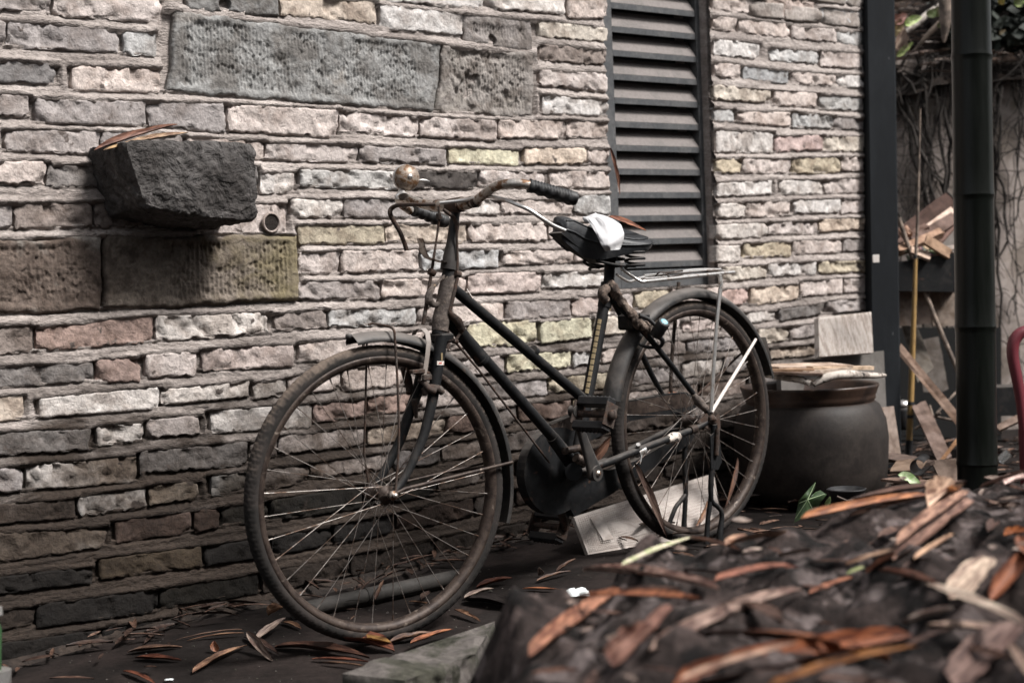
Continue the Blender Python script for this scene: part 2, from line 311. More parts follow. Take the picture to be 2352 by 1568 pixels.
MWHITE = mat('white_print', (0.62, 0.58, 0.54), 0.6, c2=(0.4, 0.25, 0.2), sc=200, thr=(.55, .65), var=0.1, vsc=200, bump=0)
MREDP = mat('red_print', (0.40, 0.09, 0.07), 0.6, var=0.1, vsc=200, bump=0)
MCYAN = mat('pale_blue_cap', (0.20, 0.42, 0.50), 0.6, c2=(.35, .5, .52), sc=200, var=0.2, vsc=200, bump=0.2)
MBOTTLE = mat('green_glass', (0.03, 0.07, 0.03), 0.15, bump=0, var=0, spec=.5)
MBELL = mat('rust_flecked_nickel', (0.24, 0.195, 0.16), 0.5, metal=.35, c2=(0.13, 0.07, 0.035), sc=70, thr=(.47, .58), var=.3, vsc=200, bump=.3, bsc=300, bdist=.0006)
MRIB = mat('grained_pale_board', (0.40, 0.36, 0.33), 0.8, c2=(0.24, 0.20, 0.175), sc=60, thr=(.42, .6), var=.2, vsc=40, bump=.4, bsc=60, bdist=.002, stretch=(1, 1, .06), rnd=False)
MSLAB = mat('pale_slab', (0.42, 0.375, 0.345), 0.85, c2=(0.30, 0.26, 0.235), sc=9, var=.15, vsc=50, bump=.2, bsc=90)
MORN = mat('amber_leaf', (0.30, 0.12, 0.04), .5, var=.3, vsc=40, bump=.3)

BRICKS = """
-20 116 -15 -15 25 32 g
122 369 -14 -12 37 53 p
645 863 -8 0 37 55 t
650 868 -60 -55 -22 -14 p
873 1061 8 33 68 82 w
875 1113 -30 -26 4 23 w
1118 1296 -30 -24 22 35 w
1301 1392 -22 -15 43 48 p
1236 1393 45 65 85 100 y
1240 1392 100 115 140 152 n
1238 1393 160 167 198 213 p
1245 1396 217 230 263 269 w
-60 12 44 47 100 106 g
17 272 48 67 110 123 g
283 358 72 73 127 130 b
-20 127 137 145 190 195 d
165 367 150 155 210 213 p
-20 62 214 218 269 271 g
81 333 225 233 284 291 g
337 515 233 237 290 308 g
524 775 238 252 303 318 p
779 959 252 268 305 316 p
964 1140 267 275 315 325 p
1143 1298 273 277 318 320 p
1300 1396 275 280 317 318 p
12 227 295 300 348 357 g
232 420 303 308 358 362 g
427 604 312 322 364 366 p
610 820 325 333 368 374 p
824 1023 333 342 372 380 g
1030 1190 337 343 375 381 Y
1202 1344 338 340 378 380 t
1348 1398 340 342 378 378 p
-10 104 370 368 425 424 p
108 300 376 375 432 430 d
306 590 376 380 435 440 d
597 674 395 393 446 446 w
687 925 388 392 430 435 b
931 1095 392 393 435 435 k
1100 1248 390 393 430 433 p
1262 1398 390 394 432 435 p
-40 28 465 466 524 526 g
32 210 467 463 527 522 n
216 440 463 463 524 520 n
448 655 470 466 538 540 p
667 785 455 458 500 502 w
788 960 455 455 500 503 g
968 1146 460 458 494 494 w
1149 1315 458 458 490 495 p
1318 1401 447 445 493 493 b
684 881 515 515 561 561 T
886 1070 513 512 558 558 t
1076 1254 513 510 555 556 p
1260 1400 512 510 549 547 p
684 777 579 576 632 630 p
783 961 575 572 628 622 p
969 1144 573 572 624 614 b
1154 1314 577 569 609 604 p
1318 1402 568 562 603 598 p
687 871 645 643 690 688 g
875 1066 641 636 686 678 p
1074 1241 627 623 675 672 P
1245 1390 626 620 665 658 w
-15 73 745 740 815 810 n
83 350 749 723 809 787 r
358 613 724 715 784 767 w
633 750 719 709 761 752 n
754 955 711 705 752 746 b
958 1030 705 700 746 742 p
1035 1154 700 693 742 738 p
1161 1308 691 686 736 726 g
1314 1402 683 676 729 722 P
1408 1452 674 670 722 718 p
1458 1535 668 663 710 702 T
1540 1650 662 656 700 694 p
-15 213 840 830 892 876 d
220 320 825 817 880 878 r
333 450 813 805 870 863 p
465 674 800 789 852 842 P
687 830 783 775 834 825 p
838 1024 772 755 822 806 p
1030 1068 750 748 804 800 p
1074 1231 743 735 799 790 Y
1241 1358 737 728 791 776 Y
1364 1442 728 724 772 766 y
1448 1560 722 712 762 752 p
1567 1651 738 726 763 757 P
-15 53 910 905 970 962 t
88 364 912 885 960 940 w
370 570 892 873 930 912 w
580 655 878 868 918 909 w
660 780 864 850 908 894 p
786 928 847 832 899 886 p
935 1034 832 818 886 873 p
1040 1155 825 815 865 858 g
1163 1308 813 804 856 844 Y
1314 1376 806 802 843 833 b
1382 1440 800 796 833 828 p
1446 1572 792 780 826 812 n
1578 1690 779 770 812 803 g
-60 205 992 983 1050 1035 d
223 329 977 969 1025 1016 w
337 457 960 953 1006 1000 g
483 714 940 925 995 983 w
720 840 925 914 970 958 r
846 957 910 898 954 942 r
962 1098 897 880 940 925 p
1104 1254 880 868 919 908 g
1261 1400 864 853 903 892 T
1406 1560 852 836 892 874 g
1567 1657 829 822 868 860 w
1661 1716 820 812 859 853 g
-10 50 1075 1068 1135 1128 g
60 312 1065 1045 1128 1108 w
320 567 1033 1012 1090 1068 d
575 636 1010 1000 1058 1050 g
640 838 998 978 1045 1024 p
844 1021 980 957 1025 1000 t
1025 1092 955 946 1000 990 r
1098 1184 942 930 985 975 g
1191 1311 926 916 969 960 r
1316 1400 912 903 955 945 T
1408 1600 900 878 942 918 p
1611 1711 880 866 915 905 P
-60 172 1160 1142 1210 1190 n
180 335 1135 1115 1187 1167 w
343 455 1112 1100 1160 1145 y
484 567 1090 1080 1140 1130 b
573 709 1080 1062 1132 1108 g
715 900 1062 1035 1100 1075 p
906 1010 1035 1020 1080 1064 g
1016 1115 1018 1002 1060 1046 p
1120 1240 1000 982 1044 1028 g
1248 1400 980 958 1022 1000 n
1408 1580 955 930 998 972 n
1588 1720 928 908 968 950 g
-60 242 1226 1205 1298 1258 w
263 437 1192 1172 1248 1222 r
446 502 1170 1163 1224 1212 r
507 612 1162 1147 1210 1196 m
620 828 1146 1112 1198 1166 m
835 1000 1112 1088 1163 1138 m
1006 1115 1085 1070 1128 1105 g
1122 1180 1068 1058 1106 1096 n
1188 1330 1057 1035 1098 1075 g
1338 1520 1033 1006 1074 1048 n
1528 1700 1004 978 1044 1018 n
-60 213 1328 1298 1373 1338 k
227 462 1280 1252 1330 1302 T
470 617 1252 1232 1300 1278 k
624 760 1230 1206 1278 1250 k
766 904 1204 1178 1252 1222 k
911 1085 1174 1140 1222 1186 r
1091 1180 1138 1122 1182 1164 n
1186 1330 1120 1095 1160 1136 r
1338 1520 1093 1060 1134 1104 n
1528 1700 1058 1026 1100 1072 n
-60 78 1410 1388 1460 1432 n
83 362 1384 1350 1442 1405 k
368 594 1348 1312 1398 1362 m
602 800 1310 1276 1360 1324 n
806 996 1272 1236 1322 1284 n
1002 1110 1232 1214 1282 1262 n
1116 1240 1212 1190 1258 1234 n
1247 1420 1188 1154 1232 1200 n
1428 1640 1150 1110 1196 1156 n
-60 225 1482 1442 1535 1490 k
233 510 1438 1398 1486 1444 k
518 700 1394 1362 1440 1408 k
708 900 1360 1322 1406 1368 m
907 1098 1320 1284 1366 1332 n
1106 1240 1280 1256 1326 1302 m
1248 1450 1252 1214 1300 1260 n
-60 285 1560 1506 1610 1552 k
1636 1751 -12 0 23 35 p
1757 1868 -4 5 35 46 P
1884 1980 18 22 50 60 b
1908 1976 -22 -16 2 11 w
1640 1900 -50 -26 -20 -4 p
1639 1691 36 40 70 77 p
1697 1813 43 55 78 90 p
1818 1920 60 67 90 100 p
1922 1978 70 73 100 107 b
1639 1743 88 100 128 137 w
1768 1881 108 117 138 148 b
1884 1978 117 123 155 160 p
1641 1698 143 148 177 182 p
1706 1809 152 163 182 196 B
1818 1918 163 172 192 200 p
1924 1981 172 173 200 204 w
1638 1768 193 207 230 238 y
1776 1873 207 213 243 248 p
1883 1984 218 223 252 257 b
1640 1684 246 248 280 281 b
1694 1814 256 257 283 293 p
1819 1913 257 267 293 297 b
1914 1983 268 270 297 300 g
1644 1774 296 303 350 352 w
1778 1888 313 310 350 346 Q
1890 1984 313 313 350 350 y
1644 1701 363 363 398 398 T
1704 1814 363 365 398 400 p
1818 1928 363 360 400 397 T
1931 1981 360 360 394 393 p
1646 1771 420 413 453 448 w
1789 1888 413 413 447 447 w
1893 1984 413 405 445 443 p
1648 1708 467 465 502 500 w
1713 1813 463 462 500 497 p
1823 1929 458 457 492 490 w
1931 1984 457 455 492 488 p
1644 1761 515 510 550 547 w
1765 1876 509 505 540 538 p
1881 1984 502 500 534 528 t
1644 1698 563 562 604 601 w
1708 1816 556 555 594 589 T
1821 1931 552 549 585 581 p
1936 1984 549 547 579 576 g
1658 1758 612 609 648 638 y
1763 1873 604 600 636 632 w
1880 1989 599 597 629 626 T
1656 1716 666 660 704 699 Q
1724 1833 659 652 702 688 t
1836 1933 646 639 681 676 p
1938 1991 638 637 673 672 p
1711 1778 716 711 744 736 w
1788 1888 709 696 739 722 d
1896 1991 691 684 721 714 g
1741 1809 754 749 789 781 y
1814 1880 749 740 781 771 g
1886 1992 738 726 768 756 n
1720 1762 806 800 850 842 g
1768 1875 799 788 826 816 t
1882 1992 786 772 816 802 n
1720 1850 858 846 896 880 g
1856 1992 844 826 878 860 n
1720 1992 905 880 950 925 n
"""

# ================================================================== the brick wall
PAL = {'w': (.49, .455, .43), 'p': (.42, .365, .338), 'P': (.39, .325, .298), 'g': (.285, .255, .243), 'b': (.36, .352, .345), 'B': (.26, .26, .262), 'd': (.155, .143, .138),
       'y': (.45, .40, .345), 'Y': (.46, .43, .325), 't': (.43, .36, .30), 'T': (.39, .335, .255), 'r': (.28, .205, .178), 'Q': (.39, .295, .27), 'n': (.20, .168, .152),
       'm': (.058, .050, .034), 'k': (.062, .054, .050)}
BR = []
for ln in BRICKS.strip().split('\n'):
    q = ln.split(); BR.append(([float(a) for a in q[:6]], q[6]))
# lower courses coloured darker: damp, plus the dimmer light low down
wroot = root('brick_wall', WP(wsz(900, 1300)[0], 0), 'long old wall of uneven pale and grey bricks behind the bicycle', 'wall')
quads = []                                       # brick corners in wall coordinates, for the mortar
def quad(b):
    x0, x1, a, c, d, e = b
    return np.array([wsz(x0, a), wsz(x1, c), wsz(x1, e), wsz(x0, d)])      # TL TR BR BL
rnd = random.Random(11)
def brick_mesh(Q, seed, proud, amp=1.0, nx=None, nz=11, rough=1.0):
    c = Q.mean(0); Lx = np.linalg.norm(Q[1] - Q[0]); Lz = np.linalg.norm(Q[3] - Q[0])
    nx = nx or max(10, int(Lx / 0.0075))
    def par(n, e):
        t = np.linspace(0, 1, n - 3); return np.unique(np.concatenate([[0, e * .4, e], t[1:-1], [1 - e, 1 - e * .4, 1]]))
    U = par(nx, min(.2, .008 / Lx)); W = par(nz, min(.2, .007 / Lz))
    uu, ww = np.meshgrid(U, W, indexing='ij')
    X = (uu - .5) * 2; Y = (ww - .5) * 2
    kc = .006 + .022 * ((seed * 7) % 10) / 10
    X2 = X * (1 - kc * np.abs(Y) ** 8); Y2 = Y * (1 - (.03 + .10 * ((seed * 5) % 7) / 7) * np.abs(X) ** 16)
    u2 = X2 / 2 + .5; w2 = Y2 / 2 + .5
    s = (Q[0, 0] * (1 - u2) + Q[1, 0] * u2) * (1 - w2) + (Q[3, 0] * (1 - u2) + Q[2, 0] * u2) * w2
    z = (Q[0, 1] * (1 - u2) + Q[1, 1] * u2) * (1 - w2) + (Q[3, 1] * (1 - u2) + Q[2, 1] * u2) * w2
    o = seed * 3.7
    # wavy outline, chipped lower edge
    ed = (np.abs(Y) ** 4)
    z = z + ed * (fbm(s * 42 + o, z * 0 + o, 4, 1) - .5) * .0085 * rough - (w2 > .5) * ed * (vn(s * 90 + o, o, 4) > .68) * -.004 * rough
    s = s + (np.abs(X) ** 8) * (fbm(z * 50 + o, z * 0 + 3 + o, 3, 2) - .5) * .010 * rough
    dx = np.minimum(u2, 1 - u2) * Lx; dz = np.minimum(w2, 1 - w2) * Lz
    e = np.clip(np.minimum(dx, dz) / .0042, 0, 1); e = np.sqrt(1 - (1 - e) ** 2)
    h = proud * .25 + proud * .75 * e + (fbm(s * 14 + o, z * 14, 4, 3) - .5) * .0038 * amp * e + (fbm(s * 80, z * 100 + o, 3, 5) - .5) * .0045 * amp
    chip = np.clip((fbm(s * 34 + o * 2, z * 40 + o, 3, 6) - .60) / .06, 0, 1); h = h - chip * .007 * amp * e
    cr_ = random.Random(seed * 13)
    for cu in (0, 1):
        for cw in (0, 1):
            if cr_.random() < .38:
                R_ = cr_.uniform(.008, .026); dd = np.hypot((u2 - cu) * Lx * cr_.uniform(.5, 1), (w2 - cw) * Lz) + (fbm(s * 60, z * 60 + o, 3, 2) - .5) * .012
                h = h - np.clip((R_ - dd) / .004, 0, 1) * (proud + .003)
    P = NW * (DW + 0.0) + s[..., None] * UW + z[..., None] * ZZ + h[..., None] * NW
    mb = MB(); n, m = P.shape[:2]
    mb.grid(P)
    rim = [P[i, 0] for i in range(n)] + [P[n - 1, j] for j in range(1, m)] + [P[i, m - 1] for i in range(n - 2, -1, -1)] + [P[0, j] for j in range(m - 2, 0, -1)]
    rim = np.array(rim); back = rim - NW * (rim @ NW - DW + .03)[:, None]
    k = len(rim); mb.add(np.concatenate([rim, back]), [(i, (i + 1) % k, k + (i + 1) % k, k + i) for i in range(k)], True)
    return mb
for i, (b, code) in enumerate(BR):
    Q = quad(b); quads.append(Q)
    base = PAL[code]; j = 1 + rnd.uniform(-.10, .10); t = rnd.uniform(-.02, .02)
    zc = Q[:, 1].mean(); damp_shade = 1.0 - .50 * sm((0.60 - zc) / .45)
    mb = brick_mesh(Q, i + 1, rnd.uniform(.0035, .0095), rnd.uniform(.5, 1.4), rough=rnd.uniform(.7, 1.7))
    o = mb.build('brick', MBRICK, wroot, color=(base[0] * j * (1 + t) * damp_shade, base[1] * j * damp_shade, base[2] * j * (1 - t) * damp_shade))
# ---- bricks outside the picture, joined
ext = MB(); s_l = wsz(-90, 700)[0]; zt = wsz(900, -60)[1]
row = 0; z = 0.02
while z < 2.1:
    s = s_l - 1.3 + (row % 2) * .11
    send = s_l + .02 if z < zt - .02 else wsz(1985, 0)[0]
    while s < send:
        L = rnd.uniform(.17, .24); s2 = min(s + L, send)
        if s2 - s > .05 and not (z > zt - .02 and s2 > wsz(1385, 0)[0] and s < wsz(1640, 0)[0]):
            Q = np.array([(s, z + .055), (s2, z + .055), (s2, z), (s, z)]); quads.append(Q)
            ext.v, ext.f, ext.s = ext.v, ext.f, ext.s
            m2 = brick_mesh(Q, row * 31 + int(s * 100) % 29, .012, 1, nx=9, nz=7); ext.add(m2.v, m2.f)
        s += L + .014
    z += .076; row += 1
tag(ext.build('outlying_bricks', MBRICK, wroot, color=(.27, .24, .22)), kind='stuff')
# ---- stone blocks (tooled with a chisel)
def stone(corner, code_col, proud, pitch=.0105, groove=.004, rough=.004, smooth_l=.02, smooth_r=.02, margin=.014, hole=None, taper=0, step=.0024, amount=None, label=None, m_=None):
    Q = np.array([wsz(*c) for c in corner]); quads.append(Q)
    Lx = abs(Q[1, 0] - Q[0, 0]); Lz = abs(Q[3, 1] - Q[0, 1]); n = int(Lx / step); m = int(Lz / (step * 1.3))
    uu, ww = np.meshgrid(np.linspace(0, 1, n), np.linspace(0, 1, m), indexing='ij')
    s = (Q[0, 0] * (1 - uu) + Q[1, 0] * uu) * (1 - ww) + (Q[3, 0] * (1 - uu) + Q[2, 0] * uu) * ww
    z = (Q[0, 1] * (1 - uu) + Q[1, 1] * uu) * (1 - ww) + (Q[3, 1] * (1 - uu) + Q[2, 1] * uu) * ww
    X = (uu - .5) * 2; Y = (ww - .5) * 2
    z = z + np.abs(Y) ** 6 * (fbm(s * 20, s * 0 + proud * 300, 4, 2) - .5) * .026; s = s + np.abs(X) ** 20 * (fbm(z * 22, z * 0 + 4, 4, 1) - .5) * .02
    dx = np.minimum(uu, 1 - uu) * Lx; dz = np.minimum(ww, 1 - ww) * Lz
    e = np.clip(np.minimum(dx, dz) / .010, 0, 1); e = np.sqrt(1 - (1 - e) ** 2)
    ph = s * 2 * pi / pitch + (fbm(s * 6, z * 12, 3, 4) - .5) * 5
    g = np.abs(np.sin(ph / 2)) ** .7
    msk = np.clip((dz - margin) / .012, 0, 1) * np.clip((uu * Lx - smooth_l) / .02, 0, 1) * np.clip(((1 - uu) * Lx - smooth_r) / .02, 0, 1)
    msk = msk * np.clip((fbm(s * 9 + 5, z * 9, 3, 5) - .30) / .15, 0, 1)
    pits = np.clip((fbm(s * 95, z * 75, 2, 6) - .48) / .2, 0, 1)
    h = proud * e - msk * (groove * g + .004 * pits) - msk * .002 + (fbm(s * 12, z * 12, 4, 0) - .5) * rough * 2.2 * e + (fbm(s * 110, z * 110, 3, 7) - .5) * .0035
    if amount is not None: h = amount(s, z, uu, ww, h)
    inside = None
    if hole:
        hs_, hz_ = wsz(hole[0], hole[1]); r = hole[2]; dd = np.hypot(s - hs_, z - hz_); h = h - np.clip((r - dd) / .003, 0, 1) * .045
    P = NW * DW + s[..., None] * UW + z[..., None] * ZZ + h[..., None] * NW
    mb = MB().grid(P); n, m = P.shape[:2]
    rim = np.array([P[i, 0] for i in range(n)] + [P[n - 1, j] for j in range(1, m)] + [P[i, m - 1] for i in range(n - 2, -1, -1)] + [P[0, j] for j in range(m - 2, 0, -1)])
    back = rim - NW * (rim @ NW - DW + .03)[:, None]; k = len(rim)
    mb.add(np.concatenate([rim, back]), [(i, (i + 1) % k, k + (i + 1) % k, k + i) for i in range(k)])
    o = mb.build('stone_block', m_ or MSTONE, wroot, color=code_col)
    if label: o['label'] = label
    return o
stone([(398, 24), (1010, 101), (997, 258), (384, 212)], (.215, .212, .206), .008, label='long grey stone block tooled with fine vertical chisel grooves')
def broken(s, z, uu, ww, h):
    c = np.clip((fbm(s * 14 + 2, z * 14 + 1, 3, 3) - .42) / .1, 0, 1) * np.clip(1.3 - np.abs(uu - .45) * 2.6, 0, 1)
    return h - c * (.010 + .010 * (fbm(s * 45, z * 45, 3, 1)))
stone([(1014, 101), (1221, 123), (1222, 271), (1001, 258)], (.215, .195, .18), .008, smooth_l=.012, amount=broken, label='grey stone block with a broken hollow')
stone([(1062, 32), (1220, 45), (1222, 118), (1064, 98)], (.20, .18, .17), .004, margin=.02, hole=(1130, 93, .0155), label='small grey stone with a round drilled hole')
stone([(424, -40), (642, -25), (640, 42), (430, 22)], (.17, .165, .16), .006, margin=.03, groove=.001, hole=(514, 12, .018))
stone([(-60, 552), (232, 541), (230, 712), (-60, 722)], (.105, .080, .066), .012, groove=.002, rough=.005)  # this block and the next are coloured darker to deepen the corbel shadow
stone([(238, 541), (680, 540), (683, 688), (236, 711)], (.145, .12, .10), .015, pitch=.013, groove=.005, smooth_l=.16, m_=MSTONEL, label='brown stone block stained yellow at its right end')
# brick pierced by a round hole
# (built above as a brick; the drilled hole is a short dark-lined pipe set in it)
hp = wall(625, 511, .018)
mb = MB(); mb.lathe(hp, NW, [(.012, -.05), (.0205, -.045), (.0212, -.004), (.0225, .000), (.026, .000), (.028, -.005)], 24); mb.build('drain_hole', MBRICK, wroot, color=(.30, .25, .225))
mb = MB(); mb.lathe(hp, NW, [(0.0, -.004), (.0205, -.004)], 24); mb.build('hole_bottom', MSOIL, wroot)
# ---- mortar sheet with trowelled ridges
wx0, wx1 = wsz(1391, 200, 0)[0], wsz(1634, 200, 0)[0]; wz0 = wsz(1500, 660, 0)[1]; 
def win_edge(z):   # opening's left and right border follows the leaning frame a little
    return wx0 + .0, wx1
SL, SR = s_l - 1.5, wsz(1990, 400)[0]; ZT = 2.15
def mortar_patch(sa, sb, za, zb, step):
    n = max(2, int((sb - sa) / step)); m = max(2, int((zb - za) / step))
    S = np.linspace(sa, sb, n); Z = np.linspace(za, zb, m); s, z = np.meshgrid(S, Z, indexing='ij')
    h = .0038 + (fbm(s * 10, z * 30, 4, 1) - .5) * .0075 + (fbm(s * 55, z * 120, 3, 4) - .5) * .007 + (vn(s * 8, z * 160, 2) - .5) * .0035
    for Q in quads:
        x0, x1 = Q[:, 0].min(), Q[:, 0].max()
        if x1 < sa - .03 or x0 > sb + .03: continue
        i0, i1 = np.searchsorted(S, x0 - .01), np.searchsorted(S, x1 + .01)
        if i1 <= i0: continue
        ss = s[i0:i1]; zz_ = z[i0:i1]; t = np.clip((ss - x0) / (x1 - x0), 0, 1)
        top = Q[0, 1] * (1 - t) + Q[1, 1] * t; bot = Q[3, 1] * (1 - t) + Q[2, 1] * t
        above = zz_ - top; below = bot - zz_
        up = np.exp(-((above - .004) / .007) ** 2) * .0075 * (.4 + 1.1 * fbm(ss * 14, zz_ * 3, 2, 3))
        dn = np.exp(-((below - .002) / .0050) ** 2) * .0065
        hs_ = h[i0:i1] + up - dn
        ins = (above < -.0075) & (below < -.0075); hs_[ins] = -.012
        h[i0:i1] = hs_
    return NW * DW + s[..., None] * UW + z[..., None] * ZZ + h[..., None] * NW
mor = MB()
zmid = wsz(600, 20)[1]
for (sa, sb, za, zb, st) in ((s_l, wx0, -.05, 1.45, .0042), (wx1, SR, -.05, 1.45, .0045), (wx0, wx1, -.05, wz0, .006),
                             (SL, s_l, -.05, ZT, .02), (s_l, wx0, 1.45, ZT, .010), (wx1, SR, 1.45, ZT, .010)):
    P = mortar_patch(sa, sb, za, zb, st); n, m = P.shape[:2]
    idx = np.arange(n * m).reshape(n, m); f = np.stack([idx[:-1, :-1], idx[1:, :-1], idx[1:, 1:], idx[:-1, 1:]], -1).reshape(-1, 4)
    mor.add(P.reshape(-1, 3), f.tolist())
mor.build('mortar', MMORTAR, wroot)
# body of the wall behind the facing, round the opening
core = MB(); T = .11
def cbox(sa, sb, za, zb, o0, o1):
    core.box(WP((sa + sb) / 2, (za + zb) / 2, (o0 + o1) / 2), UW * (sb - sa) / 2, NW * (o1 - o0) / 2, ZZ * (zb - za) / 2)
for sa, sb, za, zb in ((SL, wx0 - .001, -.05, ZT), (wx1 + .001, SR, -.05, ZT), (wx0 - .001, wx1 + .001, -.05, wz0 - .001)):
    cbox(sa, sb, za, zb, -.20, -.016)
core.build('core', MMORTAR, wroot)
# ---- louvred window
OW = -.045
frame = MB()
fl0, fl1 = wsz(1391, 250, OW)[0] - .012, wsz(1413, 250, OW)[0]; fr0, fr1 = wsz(1605, 250, OW)[0], wsz(1625, 250, OW)[0] + .010
zb0, zb1 = wsz(1500, 660, OW)[1], wsz(1500, 620, OW)[1]
def fbx(sa, sb, za, zb, o0, o1, bev=.002): frame.box(WP((sa + sb) / 2, (za + zb) / 2, (o0 + o1) / 2), UW * (sb - sa) / 2, NW * (o1 - o0) / 2, ZZ * (zb - za) / 2, bev)
fbx(fl0, fl1, zb0, ZT, OW - .06, OW); fbx(fr0, fr1, zb0, ZT, OW - .06, OW); fbx(fl1 + .0005, fr0 - .0005, zb0, zb1, OW - .055, OW - .002)
win = frame.build('louvre_window', MLOUV, wroot); win['label'] = 'tall grey metal louvre vent with dusty slanting slats'
bkp = MB(); bkp.box(WP((fl0 + fr1) / 2, (zb0 + ZT) / 2, OW - .12), UW * (fr1 - fl0) / 2, NW * .004, ZZ * (ZT - zb0) / 2); bkp.build('back_panel', MDARKIN, win)  # black panel stands in for the unlit inside behind the slats
pitch = (wsz(1411, 7, OW)[1] - wsz(1411, 497, OW)[1]) / 9; ztop = wsz(1411, 13, OW)[1]
k = -4
while True:
    zl = ztop - k * pitch; k += 1
    if zl < zb1 - .005: break
    if zl > ZT: continue
    sl_ = MB(); mid = (fl1 + fr0) / 2; hw = (fr0 - fl1) / 2 - .001; lip = pitch * .125
    sl_.box(WP(mid, zl, OW - .004), UW * hw, NW * .0015, ZZ * lip, .0008)
    # slanting blade rises backwards
    a = WP(mid, zl + lip, OW - .004); b = WP(mid, zl + lip + pitch * .74, OW - .045); d = b - a; L = np.linalg.norm(d); d /= L; nn = np.cross(UW, d)
    so_ = sl_.build('slat', MLOUV, win)
    bl = MB(); hw2 = hw - .0005
    bl.box((a + b) / 2, UW * hw2, d * (L / 2 - .0005), nn * .0012, .0006); bo = bl.build('slat_face', MSLAT, win)
# ---- projecting corbel stone
def rockbox(mb, c0, c1, seed, amp, nx=26, ny=16, nz=12, fn=None):
    # c0..c1 in (s, z, off)
    c0 = np.array(c0); c1 = np.array(c1); faces = []
    def warp(q):
        u = q * 2 - 1; r = np.ones(3)
        # soften the edges
        e = np.clip((np.abs(u) - .72) / .28, 0, 1)
        for a_ in range(3):
            o_ = [x for x in range(3) if x != a_]; u[..., a_] = u[..., a_] * (1 - .035 * e[..., o_[0]] ** 2 - .035 * e[..., o_[1]] ** 2)
        p = c0 + (u + 1) / 2 * (c1 - c0)
        if fn is not None: p = fn(p, q)
        s, z, o = p[..., 0], p[..., 1], p[..., 2]
        cen = (c0 + c1) / 2; d = (p - cen) / ((c1 - c0) / 2); d = d / (np.linalg.norm(d, axis=-1, keepdims=True) + 1e-9)
        nz_ = (fbm(s * 11 + seed + o * 9, z * 11 + o * 7, 4, 1) - .5) * 2 + (1 - 2 * np.abs(fbm(s * 24 + z * 14 + o * 12, z * 24 - s * 14 + seed + o * 17, 3, 3) - .5) * 2) * .45 + (fbm(s * 80 + o * 60, z * 80 + o * 50, 3, 5) - .5) * .5
        return p + d * (nz_ * amp)[..., None]
    for ax in range(3):
        dims = [(nx, nz, ny)[q] for q in range(3)]
        a, b = [q for q in range(3) if q != ax]
        for side in (0, 1):
            A, B_ = np.meshgrid(np.linspace(0, 1, dims[a]), np.linspace(0, 1, dims[b]), indexing='ij')
            q = np.zeros(A.shape + (3,)); q[..., a] = A; q[..., b] = B_; q[..., ax] = side
            p = warp(q.copy()); W_ = NW * DW + p[..., 0:1] * UW + p[..., 1:2] * ZZ + p[..., 2:3] * NW
            mb.grid(W_)
cs0 = wsz(318, 420, .19)[0]; cs1 = wsz(590, 420, .19)[0]; cz1 = wsz(590, 328, .19)[1]; cz0 = wsz(500, 503, .19)[1]
mb = MB()
def taper(p, q):
    p = p.copy(); bot = 1 - q[..., 1]
    p[..., 1] += bot * (1 - q[..., 0]) ** 2 * .030 - (1 - bot) * (1 - q[..., 0]) ** 1.5 * .004; p[..., 0] -= (1 - q[..., 0]) * .03 * q[..., 1]
    p[..., 0] += bot * .01 * (1 - q[..., 0]); p[..., 1] += bot * (1 - q[..., 2]) * -.015; return p
rockbox(mb, (cs0, cz0, -.03), (cs1, cz1, .19), 3, .0115, 90, 46, 60, taper)
o = mb.build('corbel_stone', MCORB, wroot, color=(.075, .069, .066)); o['label'] = 'rough dark stone jutting out of the wall'


